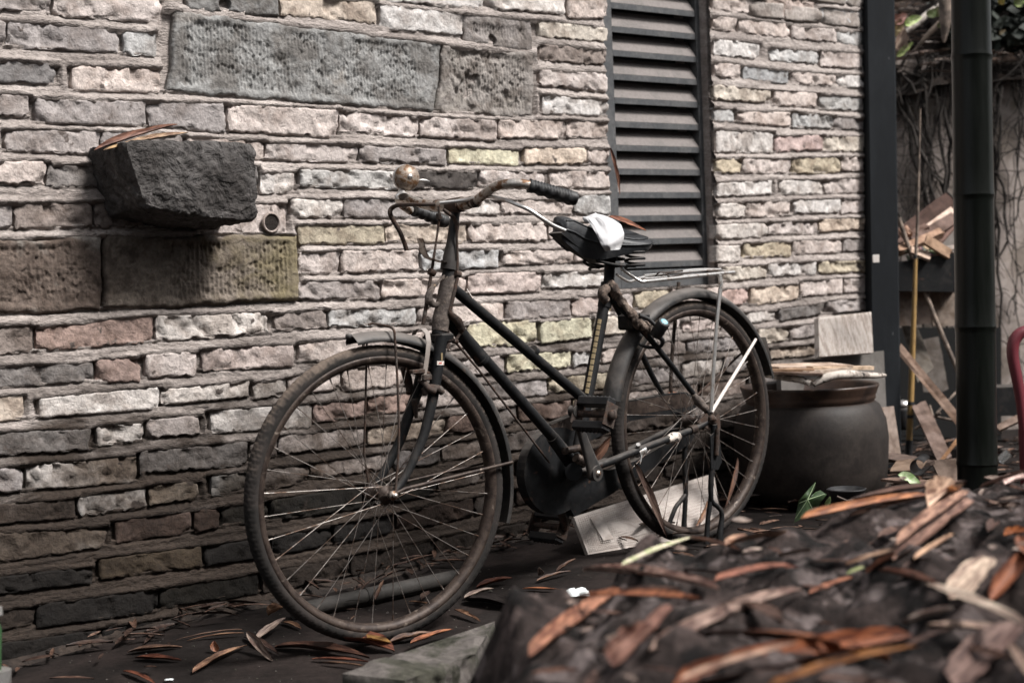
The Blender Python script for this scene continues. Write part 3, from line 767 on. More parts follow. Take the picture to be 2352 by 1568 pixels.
# ================================================================== the bicycle
bloc = gnd(1230, 1360); bloc = np.array([bloc[0], bloc[1], bloc[2]])
bike = root('bicycle', bloc, 'old rusty black bicycle leaning by the brick wall', 'bicycle')
def B(mb, name, m, parent=bike, color=None): return mb.build(name, m, parent, None, color)
def wheel(O, A, N, name_mat, phase, tread=True):
    U_ = ZZ
    def pt(r, t, w): return O + A * (r * cos(t)) + U_ * (r * sin(t)) + N * w
    # rim (the wheel itself)
    prof = [(.318, -.017), (.3195, -.013), (.312, -.012), (.309, -.006), (.308, 0), (.309, .006), (.312, .012), (.3195, .013), (.318, .017), (.312, .0175), (.304, .014), (.300, .007), (.2985, 0), (.300, -.007), (.304, -.014), (.312, -.0175)]
    n = 128
    P = np.array([[pt(r, 2 * pi * i / n, w) for r, w in prof] for i in range(n + 1)])
    w = MB().grid(P, close=True); rimo = B(w, 'wheel', MRIM)
    # tyre
    n = 480; cr = .0185; Rc = .3255; m = 20; P = np.zeros((n + 1, m, 3)); ph = 2 * pi * np.arange(n + 1) / n
    for j in range(m):
        a = -pi * .78 + 2 * pi * .78 * j / (m - 1)
        for i in range(n + 1):
            r = cr
            if abs(a) < 1.28:
                zz = ((i + 3.2 * abs(a) * 2 + (1.6 if abs(a) > .7 else 0)) % 5)
                if zz < 1.0: r -= .0028
                if abs(abs(a) - .55) < .09: r -= .0014
            elif abs(a) < 1.5: r += .0006
            P[i, j] = pt(Rc + r * cos(a), ph[i], r * sin(a) * .98)
    MB().grid(P) if False else None
    tb = MB().grid(P); B(tb, 'tyre', MTYRE, rimo)
    # hub
    hb = MB(); hb.lathe(O - N * .05, N, [(0, -.002), (.006, -.002), (.006, .012), (.011, .013), (.011, .018), (.022, .0185), (.022, .021), (.013, .022), (.0115, .04), (.0115, .06), (.013, .078), (.022, .079), (.022, .0815), (.011, .082), (.011, .087), (.006, .088), (.006, .102), (0, .102)], 20)
    hb.lathe(O + N * .052, N, [(0, .012), (.0055, .012), (.0055, .004), (.010, .0035), (.010, -.003), (0, -.003)], 6); B(hb, 'hub', MRIM, rimo)
    me = None
    for i in range(36):
        side = 1 if i % 2 else -1; grp = (i // 2) % 2
        tr = 2 * pi * i / 36 + phase; off = (1 if grp else -1) * radians(62)
        a = pt(.0205, tr + off, side * .0285); b = pt(.302, tr, side * .003)
        s = MB().tube([a, b], .0009, 5, cap=False)
        d = (b - a) / np.linalg.norm(b - a); s.tube([b - d * .014, b], .0019, 6, cap=True)
        B(s, 'spoke', MSPOKE, rimo)
    return rimo
fwh = wheel(FH, FA, FN, 'front', .06); rwh = wheel(RH, RA, RN, 'rear', .02)
def arc(O, A, N, R, t0, t1, W, depth, n=60, thick=.0012, crown=.010, endflare=0):
    def pt(r, t, w): return O + A * (r * cos(t)) + ZZ * (r * sin(t)) + N * w
    prof = [(-W / 2, -depth), (-W / 2 * .97, -depth * .5), (-W / 2 * .82, -depth * .12), (-W / 2 * .45, crown * .55), (0, crown), (W / 2 * .45, crown * .55), (W / 2 * .82, -depth * .12), (W / 2 * .97, -depth * .5), (W / 2, -depth)]
    prof2 = prof + [(w * .965, h - thick) for w, h in prof[::-1]]
    P = np.array([[pt(R + h, t0 + (t1 - t0) * i / n, w) for w, h in prof2] for i in range(n + 1)])
    mb = MB().grid(P, close=True); k = len(prof2)
    for q in (0, n):
        mb.add(P[q], [(j, j + 1, k - 2 - j, k - 1 - j) for j in range(8)], False)
    return mb
def angof(x, y, pl, O, A):
    d = pl(x, y) - O; return math.atan2(d[2], d @ A), math.hypot(d[2], d @ A)
t0, r0_ = angof(801, 752, fw, FH, FA); t1, r1_ = angof(1174, 1203, fw, FH, FA)
print('front fender', t0, r0_, t1, r1_)
ff = arc(FH, FA, FN, .366, t0, t1, .056, .014); ffo = B(ff, 'fender', MDUST); ffo['label'] = 'front fender dusty and loose'
mb = MB(); e = FH + FA * .372 * cos(t0) + ZZ * .372 * sin(t0); mb.lathe(e - FA * .004, FA, [(0, -.008), (.006, -.006), (.008, 0), (.006, .006), (0, .008)], 12); B(mb, 'fender_tip', MDUST, ffo)
t0r, r0 = angof(1381, 916, rw, RH, RA); t1r, r1 = angof(1771, 860, rw, RH, RA); print('rear fender', t0r, r0, t1r, r1)
rf = arc(RH, RA, RN, .370, t1r if t1r > -1 else t1r, t0r if t0r > 0 else t0r + 2 * pi, .060, .018); rfo = B(rf, 'fender', MDUST); rfo['label'] = 'rear fender with worn grey top'
def tb(mb, pts, r, pl, seg=12, sp=0, cap=True):
    q = [pl(*p) if len(p) == 3 else pl(p[0], p[1]) for p in pts]; return mb.tube(q, r, seg, cap, sp)
# ---- frame
fr = MB()
tb(fr, [(1038, 660), (1345, 920)], .0135, bk, 16); tb(fr, [(1222, 804), (1229, 810)], .0150, bk, 16)
tb(fr, [(1030, 730), (1306, 1045)], .0142, bk, 16); tb(fr, [(1030, 730), (1103, 822)], [.0165, .0172], bk, 16); tb(fr, [(1103, 822), (1109, 829)], .0182, bk, 16)
tb(fr, [(1268, 1003), (1312, 1062)], [.0165, .019], bk, 16)
tb(fr, [(1394, 668), (1318, 1083)], .0155, bk, 16); tb(fr, [(1396, 650), (1388, 706)], .0185, bk, 16)
tb(fr, [(1034, 618), (1008, 768)], .0178, bk, 18)
tb(fr, [(1318, 1083, -.036), (1318, 1083, .036)], .023, bk, 18)
tb(fr, [(1330, 1082, .02), (1400, 1060, .040), (1459, 1036, .058), (1560, 998, .060), (1597, 984, .060), (1634, 964, .060)], [.0115, .0105, .0100, .0095, .0092, .007], bk, 12, 3)
tb(fr, [(1330, 1082, -.02), (1420, 1046, -.05), (1598, 955, -.060)], [.011, .010, .007], bk, 12, 3)
tb(fr, [(1410, 690, .018), (1494, 779, .045), (1591, 902, .060), (1630, 955, .060)], [.009, .0085, .0078, .007], bk, 10, 2)
tb(fr, [(1408, 690, -.018), (1471, 806, -.045), (1521, 906, -.060), (1580, 968, -.06)], [.009, .0085, .0078, .007], bk, 10, 2)
fro = B(fr, 'frame', MBLACK)
mb = MB()
for o_ in (.060, -.066): mb.prism([bk(*p, o_) for p in ((1600, 970), (1628, 940), (1650, 952), (1652, 985), (1632, 990))], BN * .005)
B(mb, 'dropout', MRUST)
# rag and tape
def lump(path, rad, pl, seed, seg=18, n=5, amp=.4):
    mb = MB(); tb(mb, path, rad, pl, seg, n); v = np.array(mb.v)
    m = len(v); k = fbm(v[:, 0] * 40 + v[:, 1] * 23 + seed, v[:, 2] * 42, 4, 1) - .5
    k2 = fbm(v[:, 0] * 110 + seed, v[:, 2] * 150 + v[:, 1] * 60, 3, 3) - .5
    seg_ = seg; rings = [v[i:i + seg] for i in range(0, m - m % seg, seg)]
    out = []
    for ri, rg in enumerate(rings):
        c = rg.mean(0); 
        for q in rg:
            d = q - c; out.append(c + d * (1 + amp * 2 * (k[len(out)]) + amp * k2[len(out)]))
    out += list(v[len(out):]); mb.v = [tuple(p) for p in out]; return mb
mb = lump([(1032, 634), (1026, 664), (1020, 700), (1013, 735), (1010, 760)], [.018, .0200, .0205, .0205, .0195], bk, 2, 30, 12, .10); B(mb, 'tape_wrap', MTAPE)
mb = lump([(1022, 632), (1006, 648), (988, 668), (984, 690), (1000, 700), (1016, 690)], [.004, .004, .008, .010, .006, .003], bk, 9, 14, 4, .5); B(mb, 'torn_tape', MTAPE)
# stickers and print on the tubes
def sticker(a, b, w, out, rad, m, name, dx=0):
    a = bk(*a); b = bk(*b); d = b - a; L = np.linalg.norm(d); d /= L
    c = BN * cos(out) + np.cross(d, BN) * sin(out); P = np.zeros((2, 7, 3)); h = w / rad / 2
    for j in range(7):
        t = out - h + 2 * h * j / 6; q = (BN * cos(t) + np.cross(d, BN) * sin(t)) * (rad + .0004); P[0, j] = a + q; P[1, j] = b + q
    mb = MB().grid(P); return B(mb, name, m, fro)
sticker((1061, 669), (1074, 690), .014, -1.0, .0137, MWHITE, 'label')
sticker((1065, 675), (1070, 684), .008, -1.15, .0141, MREDP, 'label')
for i in range(13):      # the ladder of worn letters up the seat tube
    y = 736 + i * 13.2; x = 1384 - (y - 706) * .178; sticker((x, y), (x - 2.0, y + 10.8), .010, .95, .0157, MYEL, 'letter')
sticker((1358, 890), (1354, 912), .012, .8, .0157, MYEL, 'letter')
sticker((1394, 700), (1391, 716), .003, .15, .0158, MYEL, 'emblem'); sticker((1391, 716), (1389.6, 723), .010, .25, .0158, MWHITE, 'emblem')
for a, b in (((1118, 836), (1150, 873)), ((1172, 896), (1196, 924))): sticker(a, b, .0035, -.95, .0144, MYEL, 'stripe')
sticker((1174, 899), (1200, 930), .003, -.6, .0144, MWHITE, 'lettering')
sticker((1154, 878), (1162, 888), .008, -.7, .0144, MYEL, 'emblem')
# ---- fork
fk = MB()
near = [(1014, 775, .028), (998, 889, .033), (985, 955, .036), (971, 1006, .038), (952, 1052, .040), (931, 1095, .042), (910, 1126, .044), (902, 1137, .046)]
far = [(x - 46 if i else x - 30, y - (8 if i else 4), -o) for i, (x, y, o) in enumerate(near)]
far = [(985, 775, -.028), (961, 889, -.033), (938, 955, -.036), (921, 1006, -.038), (899, 1052, -.040), (878, 1090, -.042), (860, 1118, -.044), (851, 1128, -.046)]
for pth in (near, far):
    tb(fk, pth, [.0155, .0135, .0125, .0115, .0105, .0095, .0085, .008], fw, 14, 4)
fk.box(fw(1008, 776), FA * .019, FN * .040, ZZ * .011, .004)
tb(fk, [(1010, 790), (1012, 764)], .019, fw, 16)
fko = B(fk, 'fork', MBLACK)
mb = MB(); 
def decal(x0, y0, x1, y1, o, name, m):
    a = fw(x0, y0, o); b = fw(x1, y0, o); c = fw(x1, y1, o); d = fw(x0, y1, o); q = MB(); q.grid(np.array([[a, b], [d, c]])); B(q, name, m, fko)
decal(1004, 829, 1020, 838, .0455, 'emblem', MWHITE); decal(1013, 810, 1017, 828, .0455, 'emblem', MYEL); decal(1008.5, 832, 1015, 835.5, .0458, 'emblem', MREDP)
# ---- headset, stem, handlebar
SP = bk(1044, 471)
BK = np.array([cos(FY), sin(FY), 0]); LA = np.array([sin(FY), -cos(FY), 0])
def hb(lat, back, up=0.0): return SP + LA * lat + BK * back + ZZ * up
st = MB(); tb(st, [(1032, 606), (1032.5, 592), (1038, 556), (1044, 500), (1045, 476)], [.0175, .0165, .0128, .0105, .0120], bk, 16); tb(st, [(1030, 620), (1032.5, 600)], .0205, bk, 18); tb(st, [(1052, 482), (1046, 560)], [.0055, .004], bk, 8)
B(st, 'stem', MDUST)
ba = MB()
bar = [(-.27, .045, .0), (-.262, .012, .018), (-.235, -.008, .030), (-.19, -.012, .026), (-.14, -.006, .012), (-.08, -.002, .002), (0, 0, 0), (.06, 0, .001), (.10, 0, .008), (.135, .002, .022), (.17, .006, .034), (.20, .016, .037), (.225, .038, .035), (.24, .060, .029)]
ba.tube([hb(*p) for p in bar], [.0112] * 5 + [.0135, .0165, .0145] + [.0112] * 6, 16, True, 5)
bao = B(ba, 'handlebar', MCHROME); bao['label'] = 'swept back handlebar with pitted rusty chrome'
cl = MB(); cl.tube([hb(-.02, 0, -.002), hb(.03, 0, 0)], [.0185, .0185], 16); cl.tube([hb(-.045, .01, -.004), hb(-.03, .012, -.006)], .0165, 12)
for s_ in (-.095, -.075, .075, .092): cl.tube([hb(s_ - .004, 0, .003), hb(s_ + .004, 0, .003)], .0145, 12)
B(cl, 'clamp', MRUST, bao)
# grips: near one ribbed, with finger waves below
def grip(a, b, seed):
    a = np.asarray(a); b = np.asarray(b); d = b - a; L = np.linalg.norm(d); d /= L; n = 64; P = np.zeros((n + 1, 20, 3)); up = ZZ - d * (d @ ZZ); up /= np.linalg.norm(up); sd = np.cross(d, up)
    for i in range(n + 1):
        t = i / n
        for j in range(20):
            an = 2 * pi * j / 20; r = .0150 + .0022 * t
            if cos(an) > .1: r += .0009 * (1 if (i // 2) % 2 else -1) * (0 if t > .85 or t < .05 else 1)
            if cos(an) < -.3: r += .0014 * sin(t * 2 * pi * 5)
            if t > .97: r *= .80
            if t < .02: r *= 1.08
            P[i, j] = a + d * L * t + up * cos(an) * r + sd * sin(an) * r
    mb = MB().grid(P, close=True); mb.add(P[-1], [tuple(range(20))], False); mb.add(P[0], [tuple(range(20))[::-1]], False); return mb
B(grip(hb(.236, .050, .031), hb(.272, .158, -.004), 1), 'grip', MRUBBER, bao)
B(grip(hb(-.262, .050, .002), hb(-.275, .155, -.030), 2), 'grip', MRUBBER, bao)
# brake levers
lv = MB(); tb(lv, [(1010, 466, .02), (1060, 461, .05), (1093, 455, .09), (1120, 451.5, .12), (1150, 456, .16), (1187, 470, .2), (1215, 482, .22), (1245, 502, .235), (1270, 518, .24), (1298, 530, .245)], [.0040, .0045, .0045, .0045, .0045, .0048, .0050, .0052, .0054, .0050], fw, 10, 4)
o = B(lv, 'brake_lever', MSILVER, bao); o['label'] = 'bright near brake lever'
lv = MB(); tb(lv, [(1000, 469, -.02), (960, 470, -.05), (935, 470.5, -.12), (912, 472, -.18), (899, 479, -.2), (896, 490, -.2), (903, 506, -.2), (917, 530, -.2), (928, 556, -.2), (934, 575, -.2)], [.0045, .0046, .005, .0052, .0058, .006, .0058, .0056, .0055, .006], fw, 10, 4)
o = B(lv, 'brake_lever', MRUST, bao); o['label'] = 'rusty far brake lever bent downward'
# bell
bc = hb(-.205, -.012, 0); bc = fw(934.5, 408, -.20 + (hb(-.205, 0) - hb(-.2, 0)) @ FN * 0); bd = np.array([.42, -.90, .08]); bd /= np.linalg.norm(bd)
bl = MB(); R = .0325
prof = [(R * cos(a), R * .72 * sin(a)) for a in np.linspace(0, pi / 2, 12)]; prof = [(R * .93, -.002), (R * 1.0, -.003)] + prof[:-1] + [(0.0005, R * .72)]
bl.lathe(bc, bd, prof, 36); blo = B(bl, 'bell', MBELL, bao); blo['label'] = 'round bell with rusted dome'
b2 = MB(); b2.lathe(bc - bd * .006, bd, [(0, -.010), (R * .8, -.010), (R * 1.03, -.006), (R * 1.05, .0), (R * 1.03, .002), (R * .9, .003)], 36); b2.tube([fw(925, 428, -.21), fw(923, 440, -.205), fw(926, 452, -.195)], [.009, .010, .014], 12); b2.tube([fw(921, 444, -.2), fw(911, 452, -.2), fw(913, 458, -.2)], [.007, .006, .005], 10); b2.lathe(bc + bd * R * .70, bd, [(.0065, 0), (.006, .0025), (0, .003)], 16)
b2.tube([fw(960, 414, -.19), fw(968, 414, -.185), fw(978, 415, -.185), (fw(986, 417, -.185))], [.0024, .0034, .0040, .0016], 10)
B(b2, 'bell_base', MSILVER, bao)
# lamp bracket on the headset
lb = MB(); Wd = .0125
pts = [(966, 549), (970, 563), (974, 580), (981, 592), (994, 597), (1012, 602), (1032, 606), (1047, 607)]
C_ = [bk(x, y, 0.0) for x, y in pts]; P = np.array([[c + LA * (-Wd if i < 4 else -.013), c + LA * (Wd if i < 4 else .013)] for i, c in enumerate(C_)])
lb.grid(P); lb.grid(P[:, ::-1] - np.array([.0022, 0, -.0018]))
B(lb, 'lamp_bracket', MCHROME)
# brake rods
rd = MB(); tb(rd, [(1008, 474, .0), (1009, 505, 0), (1001, 560, .0), (992, 620, .0), (972, 745, .0)], [.0038, .0028, .0028, .004, .0052], fw, 8); tb(rd, [(986, 623), (998, 628)], .0085, fw, 10); tb(rd, [(1007, 490), (1009, 503)], [.006, .0075], fw, 10)
B(rd, 'brake_rod', MRUST)
rd = MB(); tb(rd, [(1018, 481, .01), (1041, 498, .015), (1050, 516, .018), (1049, 540, .02), (1051, 590, .02), (1050, 640, .02), (1038, 690, .02), (1032, 717, .02)], [.004, .005, .006, .003, .003, .0045, .0055, .0055], bk, 8); tb(rd, [(1045, 627, .02), (1056, 631, .02)], .0078, bk, 10)
tb(rd, [(1030, 716, .02), (1040, 727, .02), (1052, 738, .02), (1060, 756, .015), (1056, 768, .01)], [.0055, .009, .011, .010, .005], bk, 12)
tb(rd, [(1060, 758, .012), (1046, 783, .016)], .0038, bk, 8); tb(rd, [(1041, 783, .016), (1050, 785, .016)], .0062, bk, 10)
tb(rd, [(1047, 787, .016), (1100, 850, .016), (1228, 1018, .012), (1262, 1062, .0)], .0028, bk, 8)
B(rd, 'brake_rod', MRUST)
# stirrup brake
sb = MB(); path = [(951, 769, -.03), (953, 762, -.028), (962, 755, -.012), (972, 754, .012), (982, 764, .034), (985, 785, .040), (982, 815, .042), (977, 850, .044), (972, 872, .044)]
q = [fw(*p) for p in path]; P = np.array([[p - FA * .0062 - ZZ * .001, p + FA * .0062 + ZZ * .001] for p in q]); sb.grid(P); sb.grid(P[:, ::-1] + FN * -.002)
B(sb, 'brake_stirrup', MTILE)
bp = MB()
bp.box(fw(958, 853, .04), FA * .018, FN * .008, ZZ * .005, .002); bp.box(fw(978, 866, .04), FA * .012, FN * .010, ZZ * .007, .002)
tb(bp, [(960, 872, .03), (974, 878, .04), (985, 893, .05), (1000, 899, .055)], [.006, .007, .008, .009], fw, 10, 2); tb(bp, [(978, 890, .04), (1006, 893, .05), (1016, 902, .05)], [.009, .010, .0075], fw, 12, 2); tb(bp, [(975, 890, .04), (980, 905, .04)], [.008, .010], fw, 12)
tb(bp, [(929, 846, -.02), (936, 870, -.03), (940, 890, -.035), (938, 904, -.03)], [.010, .011, .009, .006], fw, 12, 2)
tb(bp, [(929, 846, -.02), (958, 850, .0), (985, 862, .03)], [.008, .012, .008], fw, 12, 2); tb(bp, [(952, 915, -.02), (956, 960, -.02)], [.009, .004], fw, 10)
B(bp, 'brake_calliper', MRUST)
# front stays
sy = MB(); tb(sy, [(846, 746, -.03), (856, 743, -.028), (880, 747, -.01), (898, 752, .02), (905, 760, .034), (907, 780, .036), (914, 900, .044), (916, 1020, .046), (908, 1128, .05)], .0029, fw, 8, 3); tb(sy, [(843, 770, -.03), (840, 900, -.042), (836, 1040, -.046), (848, 1124, -.05)], .0026, fw, 8); B(sy, 'fender_stay', MRUST, ffo)
sy = MB(); tb(sy, [(1177, 1061, .028), (930, 1122, .046), (905, 1134, .05)], [.0042, .0048, .006], fw, 10); tb(sy, [(1160, 1052, -.028), (860, 1122, -.046)], [.003, .003], fw, 8); o = B(sy, 'fender_stay', MRIM, ffo)
for x, y, o_ in ((903, 1137, .056), (852, 1128, -.056)):
    mb = MB(); mb.lathe(fw(x, y, o_), FN, [(0, .014), (.006, .013), (.006, .006), (.011, .005), (.011, -.004), (0, -.004)], 10); B(mb, 'axle_nut', MCHROME, fwh)
# ---- chain case
cc = MB()
def P2(l, o_): return [bk(x, y, o_) for x, y in l]
Cc = bk(1318, 1083, 0) - BN * .05 - BA * .006
ring = [Cc + BA * (.130 * cos(a)) + ZZ * (.114 * sin(a)) for a in np.linspace(0, 2 * pi, 40, endpoint=False)]
cc.prism(ring, -BN * .028)
up_ = [(1268, 974), (1330, 948), (1434, 922), (1530, 904), (1575, 900), (1596, 912), (1604, 938), (1560, 948), (1450, 966), (1390, 996), (1340, 1020), (1280, 1010)]
lo_ = [(1300, 1150), (1330, 1070), (1400, 1080), (1460, 1058), (1540, 1014), (1562, 980), (1600, 955), (1606, 985), (1585, 1018), (1530, 1056), (1450, 1104), (1402, 1136), (1360, 1160), (1320, 1186)]
cc.prism(P2(up_, -.052), -BN * .026); cc.prism(P2(lo_, -.0525), -BN * .025)
cco = B(cc, 'chain_case', MBLACK); fixnormals(cco)
mb = MB(); mb.prism(P2([(1262, 977), (1330, 950), (1434, 925), (1530, 908), (1572, 904), (1590, 914), (1594, 930), (1560, 938), (1440, 954), (1330, 984), (1262, 1000)], -.051), -BN * .0008); o = B(mb, 'chain_case_flange', MRIM, cco)
# ---- cranks and pedals
cr = MB(); tb(cr, [(1318, 1083, -.02), (1366, 1086, .075)], .009, bk, 12)
a = bk(1366, 1086, .082); b = bk(1319, 944, .082); d = b - a; L = np.linalg.norm(d); d /= L; w = np.cross(d, BN)
nn_ = 10; P = np.zeros((nn_ + 1, 8, 3))
for i in range(nn_ + 1):
    t = i / nn_; hw_ = .0165 * (1 - t) ** 2 + .0085 + .003 * t; th = .0065
    for j, (p_, q_) in enumerate(((-1, .6), (-1, -.6), (-.6, -1), (.6, -1), (1, -.6), (1, .6), (.6, 1), (-.6, 1))): P[i, j] = a + d * L * t + w * p_ * hw_ + BN * q_ * th
cr.grid(P, close=True); cr.add(P[0], [tuple(range(8))[::-1]], False); cr.add(P[-1], [tuple(range(8))], False)
cr.tube([a - BN * .011, a + BN * .011], .020, 18); cr.tube([b - BN * .010, b + BN * .010], .0145, 16)
cro = B(cr, 'crank', MDUST); mb = MB(); mb.lathe(a + BN * .011, BN, [(.0085, 0), (.0075, .004), (0, .006)], 14); B(mb, 'crank_cap', MCHROME, cro)
def pedal(c, axn, fwd, up, mat_b, parent):
    pb = MB(); pb.tube([c - axn * .062, c + axn * .062], [.0095, .0075], 12); pb.lathe(c + axn * .058, axn, [(.012, -.004), (.0135, .002), (.011, .008), (0, .010)], 14)
    for q in (-1, 1):
        pb.box(c + axn * q * .052, axn * .002, fwd * .030, up * .022, .001)
    po = B(pb, 'pedal', MRUST, parent)
    for q in (-1, 1):
        rb = MB(); cc_ = c + fwd * q * .031; rb.box(cc_, axn * .050, fwd * .010, up * .0165, .002)
        for i in range(8):
            for j in range(2):
                x = c * 0 + cc_ + axn * (-.044 + i * .0126) + up * (-.008 + .016 * j); e1 = axn * .006; e2 = up * .0075; tip = x + fwd * q * .016
                base = x + fwd * q * .0098; rb.add([base - e1 - e2, base + e1 - e2, base + e1 + e2, base - e1 + e2, tip], [(0, 1, 4), (1, 2, 4), (2, 3, 4), (3, 0, 4)], False)
        B(rb, 'pedal_rubber', MRUBBER, po)
pedal(bk(1364, 951, .140), BN, ZZ * -1 * .92 + BA * -.39, BA * .92 - ZZ * .39, MRUBBER, cro)
cr2 = MB(); a2 = bk(1318, 1083, 0) - BN * .095; b2_ = a2 - (b - a); cr2.tube([a2, b2_], [.012, .010], 10); c2o = B(cr2, 'crank', MRUST)
pedal(b2_ - BN * .062, -BN, ZZ * .9 + BA * .43, BA * .9 - ZZ * .43, MRUBBER, c2o)
# bottom bracket litter: clamps on the chain stay
mb = MB(); tb(mb, [(1462, 1040, .056), (1478, 1033, .058)], .0135, bk, 14); mb.tube([bk(1466, 1030, .06), bk(1466, 1020, .068)], .006, 10); tb(mb, [(1474, 1045, .07), (1470, 1065, .071)], [.003, .002], bk, 8); o = B(mb, 'clamp', MSILVER)
mb = lump([(1532, 1010, .060), (1545, 1005, .060), (1558, 1001, .060)], [.012, .0145, .012], bk, 5, 16, 6, .35); v = MB(); B(mb, 'tape_wrap', MBARK)
mb = MB(); tb(mb, [(1584, 988, .060), (1597, 984, .060)], .0125, bk, 14); B(mb, 'band', MRIM)
mb = MB(); tb(mb, [(1295, 1036, .03), (1330, 1028, .04), (1345, 1045, .045)], [.010, .010, .008], bk, 10); tb(mb, [(1298, 1034, .04), (1302, 1035, .045)], .009, bk, 10); tb(mb, [(1322, 1050, .04), (1342, 1062, .045)], [.012, .016], bk, 12); B(mb, 'lug', MRIM)
# ---- saddle
SN = bk(1290, 506); sp = []
stn = [(-.012, .014, -.006, .036), (-.004, .025, .007, .056), (.022, .029, .010, .072), (.06, .032, .000, .080), (.11, .043, -.010, .072), (.16, .066, -.015, .048), (.205, .088, -.014, .032), (.24, .100, -.009, .026), (.266, .090, -.006, .024), (.280, .052, -.008, .022), (.285, .02, -.012, .016)]
def srow(b_, w_, z_, sk):
    o = []; tilt = -.075 * b_
    for u in (-1, -1.03, -.97, -.82, -.55, -.28, 0, .28, .55, .82, .97, 1.03, 1):
        if abs(u) in (1,): zz_ = -sk; ww_ = .96 * u
        elif abs(u) == 1.03: zz_ = -sk * .45; ww_ = u
        else: ww_ = u; zz_ = -.010 * abs(u) ** 4 - (.007 * (1 - abs(u) / .8) if abs(u) < .8 and .03 < b_ < .26 else 0)
        rl_ = radians(17); lat = w_ * ww_; vv = z_ + tilt + zz_; o.append(SN + BA * b_ + BN * (lat * cos(rl_) + zz_ * sin(rl_) * .4) + ZZ * (vv - lat * sin(rl_)))
    return o
# smooth by interpolating stations
rows = []
for i in range(len(stn) - 1):
    for k_ in range(3):
        t = k_ / 3; rows.append(srow(*[stn[i][q] * (1 - t) + stn[i + 1][q] * t for q in range(4)]))
rows.append(srow(*stn[-1])); P = np.array(rows); sd = MB().grid(P); m = P.shape[1]
sd.add(P[0], [tuple(range(m))], False); sd.add(P[-1], [tuple(range(m))[::-1]], False)
inner = P - ZZ * .004; sd.grid(inner[:, ::-1])
sdo = B(sd, 'saddle', MLEATHER); sdo['label'] = 'cracked black leather saddle'
mb = MB(); edge = [P[i, 1] + BN * -.001 for i in range(len(P))]; mb.tube([P[i, 11] for i in range(1, len(P))], .0032, 8); mb.tube([P[i, 1] for i in range(1, len(P))], .0032, 8)
mb.tube([P[i, 9] + ZZ * .001 for i in range(3, len(P) - 2)], .0028, 8)
B(mb, 'piping', MLEATHER, sdo)
mb = MB(); mb.prism([bk(*p, .022) for p in ((1288, 535), (1312, 524), (1372, 545), (1416, 560), (1420, 598), (1384, 604), (1340, 577))], -BN * .044)
tb(mb, [(1402, 575), (1399, 640), (1396, 660)], [.0155, .0145, .0150], bk, 14); tb(mb, [(1374, 598, -.02), (1374, 598, .03)], .006, bk, 8); tb(mb, [(1403, 596, -.03), (1403, 596, .03)], .014, bk, 12)
B(mb, 'seat_post', MBLACK)
def coil(c, ax, r, L, turns, wr):
    c = np.asarray(c); ax = ax / np.linalg.norm(ax); e1 = np.cross(ax, [.2, .3, .9]); e1 /= np.linalg.norm(e1); e2 = np.cross(ax, e1); n = int(turns * 14)
    return [c + ax * L * (i / n - .5) + r * (cos(2 * pi * turns * i / n) * e1 + sin(2 * pi * turns * i / n) * e2) for i in range(n + 1)]
sdir = SN + BA * .22
for lat in (.062, -.062, .0):
    mb = MB(); c = sdir + BN * lat + ZZ * -.100; mb.tube(coil(c, ZZ + .12 * BA, .025 if lat else .020, .062, 3.6, .003), .0038, 7); B(mb, 'saddle_spring', MBLACK, sdo)
mb = MB()
for lat in (.062, -.062): mb.tube([sdir + BN * lat + BA * .0 - ZZ * .125, sdir + BN * lat * .7 - BA * .06 - ZZ * .120, sdir + BN * lat * .35 - BA * .11 - ZZ * .105, bk(1400, 594) + BN * lat * .3], .0042, 8, True, 4); mb.tube([sdir + BN * lat * .8 - ZZ * .075 + BA * .02, sdir + BN * lat * .5 - BA * .05 - ZZ * .09, SN + BA * .06 - ZZ * .05], .0038, 8, True, 4)
B(mb, 'saddle_wire', MBLACK, sdo)
# ---- rear rack
rk = MB()
def rk_(x, y, o_): return bk(x, y, o_)
rk.tube([bk(1426, 612, .02), bk(1434, 622, .03), bk(1470, 645, .055), bk(1484, 646, .062), bk(1560, 638, .065), bk(1634, 630, .065), bk(1686, 625, .065)], [.0038, .004, .0042, .0048, .005, .005, .0048], 10, True, 3)
rk.tube([bk(1416, 630, -.02), bk(1436, 643, -.045), bk(1450, 646, -.05), bk(1480, 636, -.062), bk(1592, 620, -.062), bk(1650, 619, -.06)], [.0036, .004, .004, .004, .0042, .004], 10, True, 3)
for o_, y0 in ((.02, 638), (-.02, 630)): rk.tube([bk(1480, y0 + 2, o_), bk(1655, y0 - 12, o_)], .0026, 8)
rk.tube([bk(1668, 626, .065), bk(1655, 620, -.06)], .004, 8); rk.tube([bk(1520, 642, .063), bk(1525, 631, -.06)], .003, 8)
rk.tube([bk(1482, 646, .06), bk(1466, 640, -.055)], .003, 8)
rko = B(rk, 'luggage_rack', MSILVER)
mb = MB(); mb.box(bk(1555, 628, .0), BA * .05, BN * .013, ZZ * .0012, .0005); mb.tube([bk(1506, 634, .0), bk(1514, 626, .01), bk(1535, 626, .02), bk(1568, 622, .02)], .0022, 8, True, 3); mb.tube([bk(1517, 633, .02), bk(1530, 630, .03), bk(1540, 636, .03), bk(1570, 629, .02)], .0022, 8, True, 3); B(mb, 'rack_spring', MRIM, rko)
mb = MB(); tb(mb, [(1652, 633, .065), (1656, 650, .066), (1648, 720, .066), (1640, 830, .066), (1633, 946, .066)], [.0052, .0062, .0056, .0056, .006], bk, 10, 2); mb.box(bk(1654, 642, .068), BA * .006, BN * .003, ZZ * .014, .001); B(mb, 'rack_strut', MSILVER, rko)
mb = MB(); tb(mb, [(1559, 648, -.066), (1550, 740, -.066), (1540, 890, -.066), (1555, 958, -.066)], .0056, bk, 10, 2); o = B(mb, 'rack_strut', MRIM, rko)
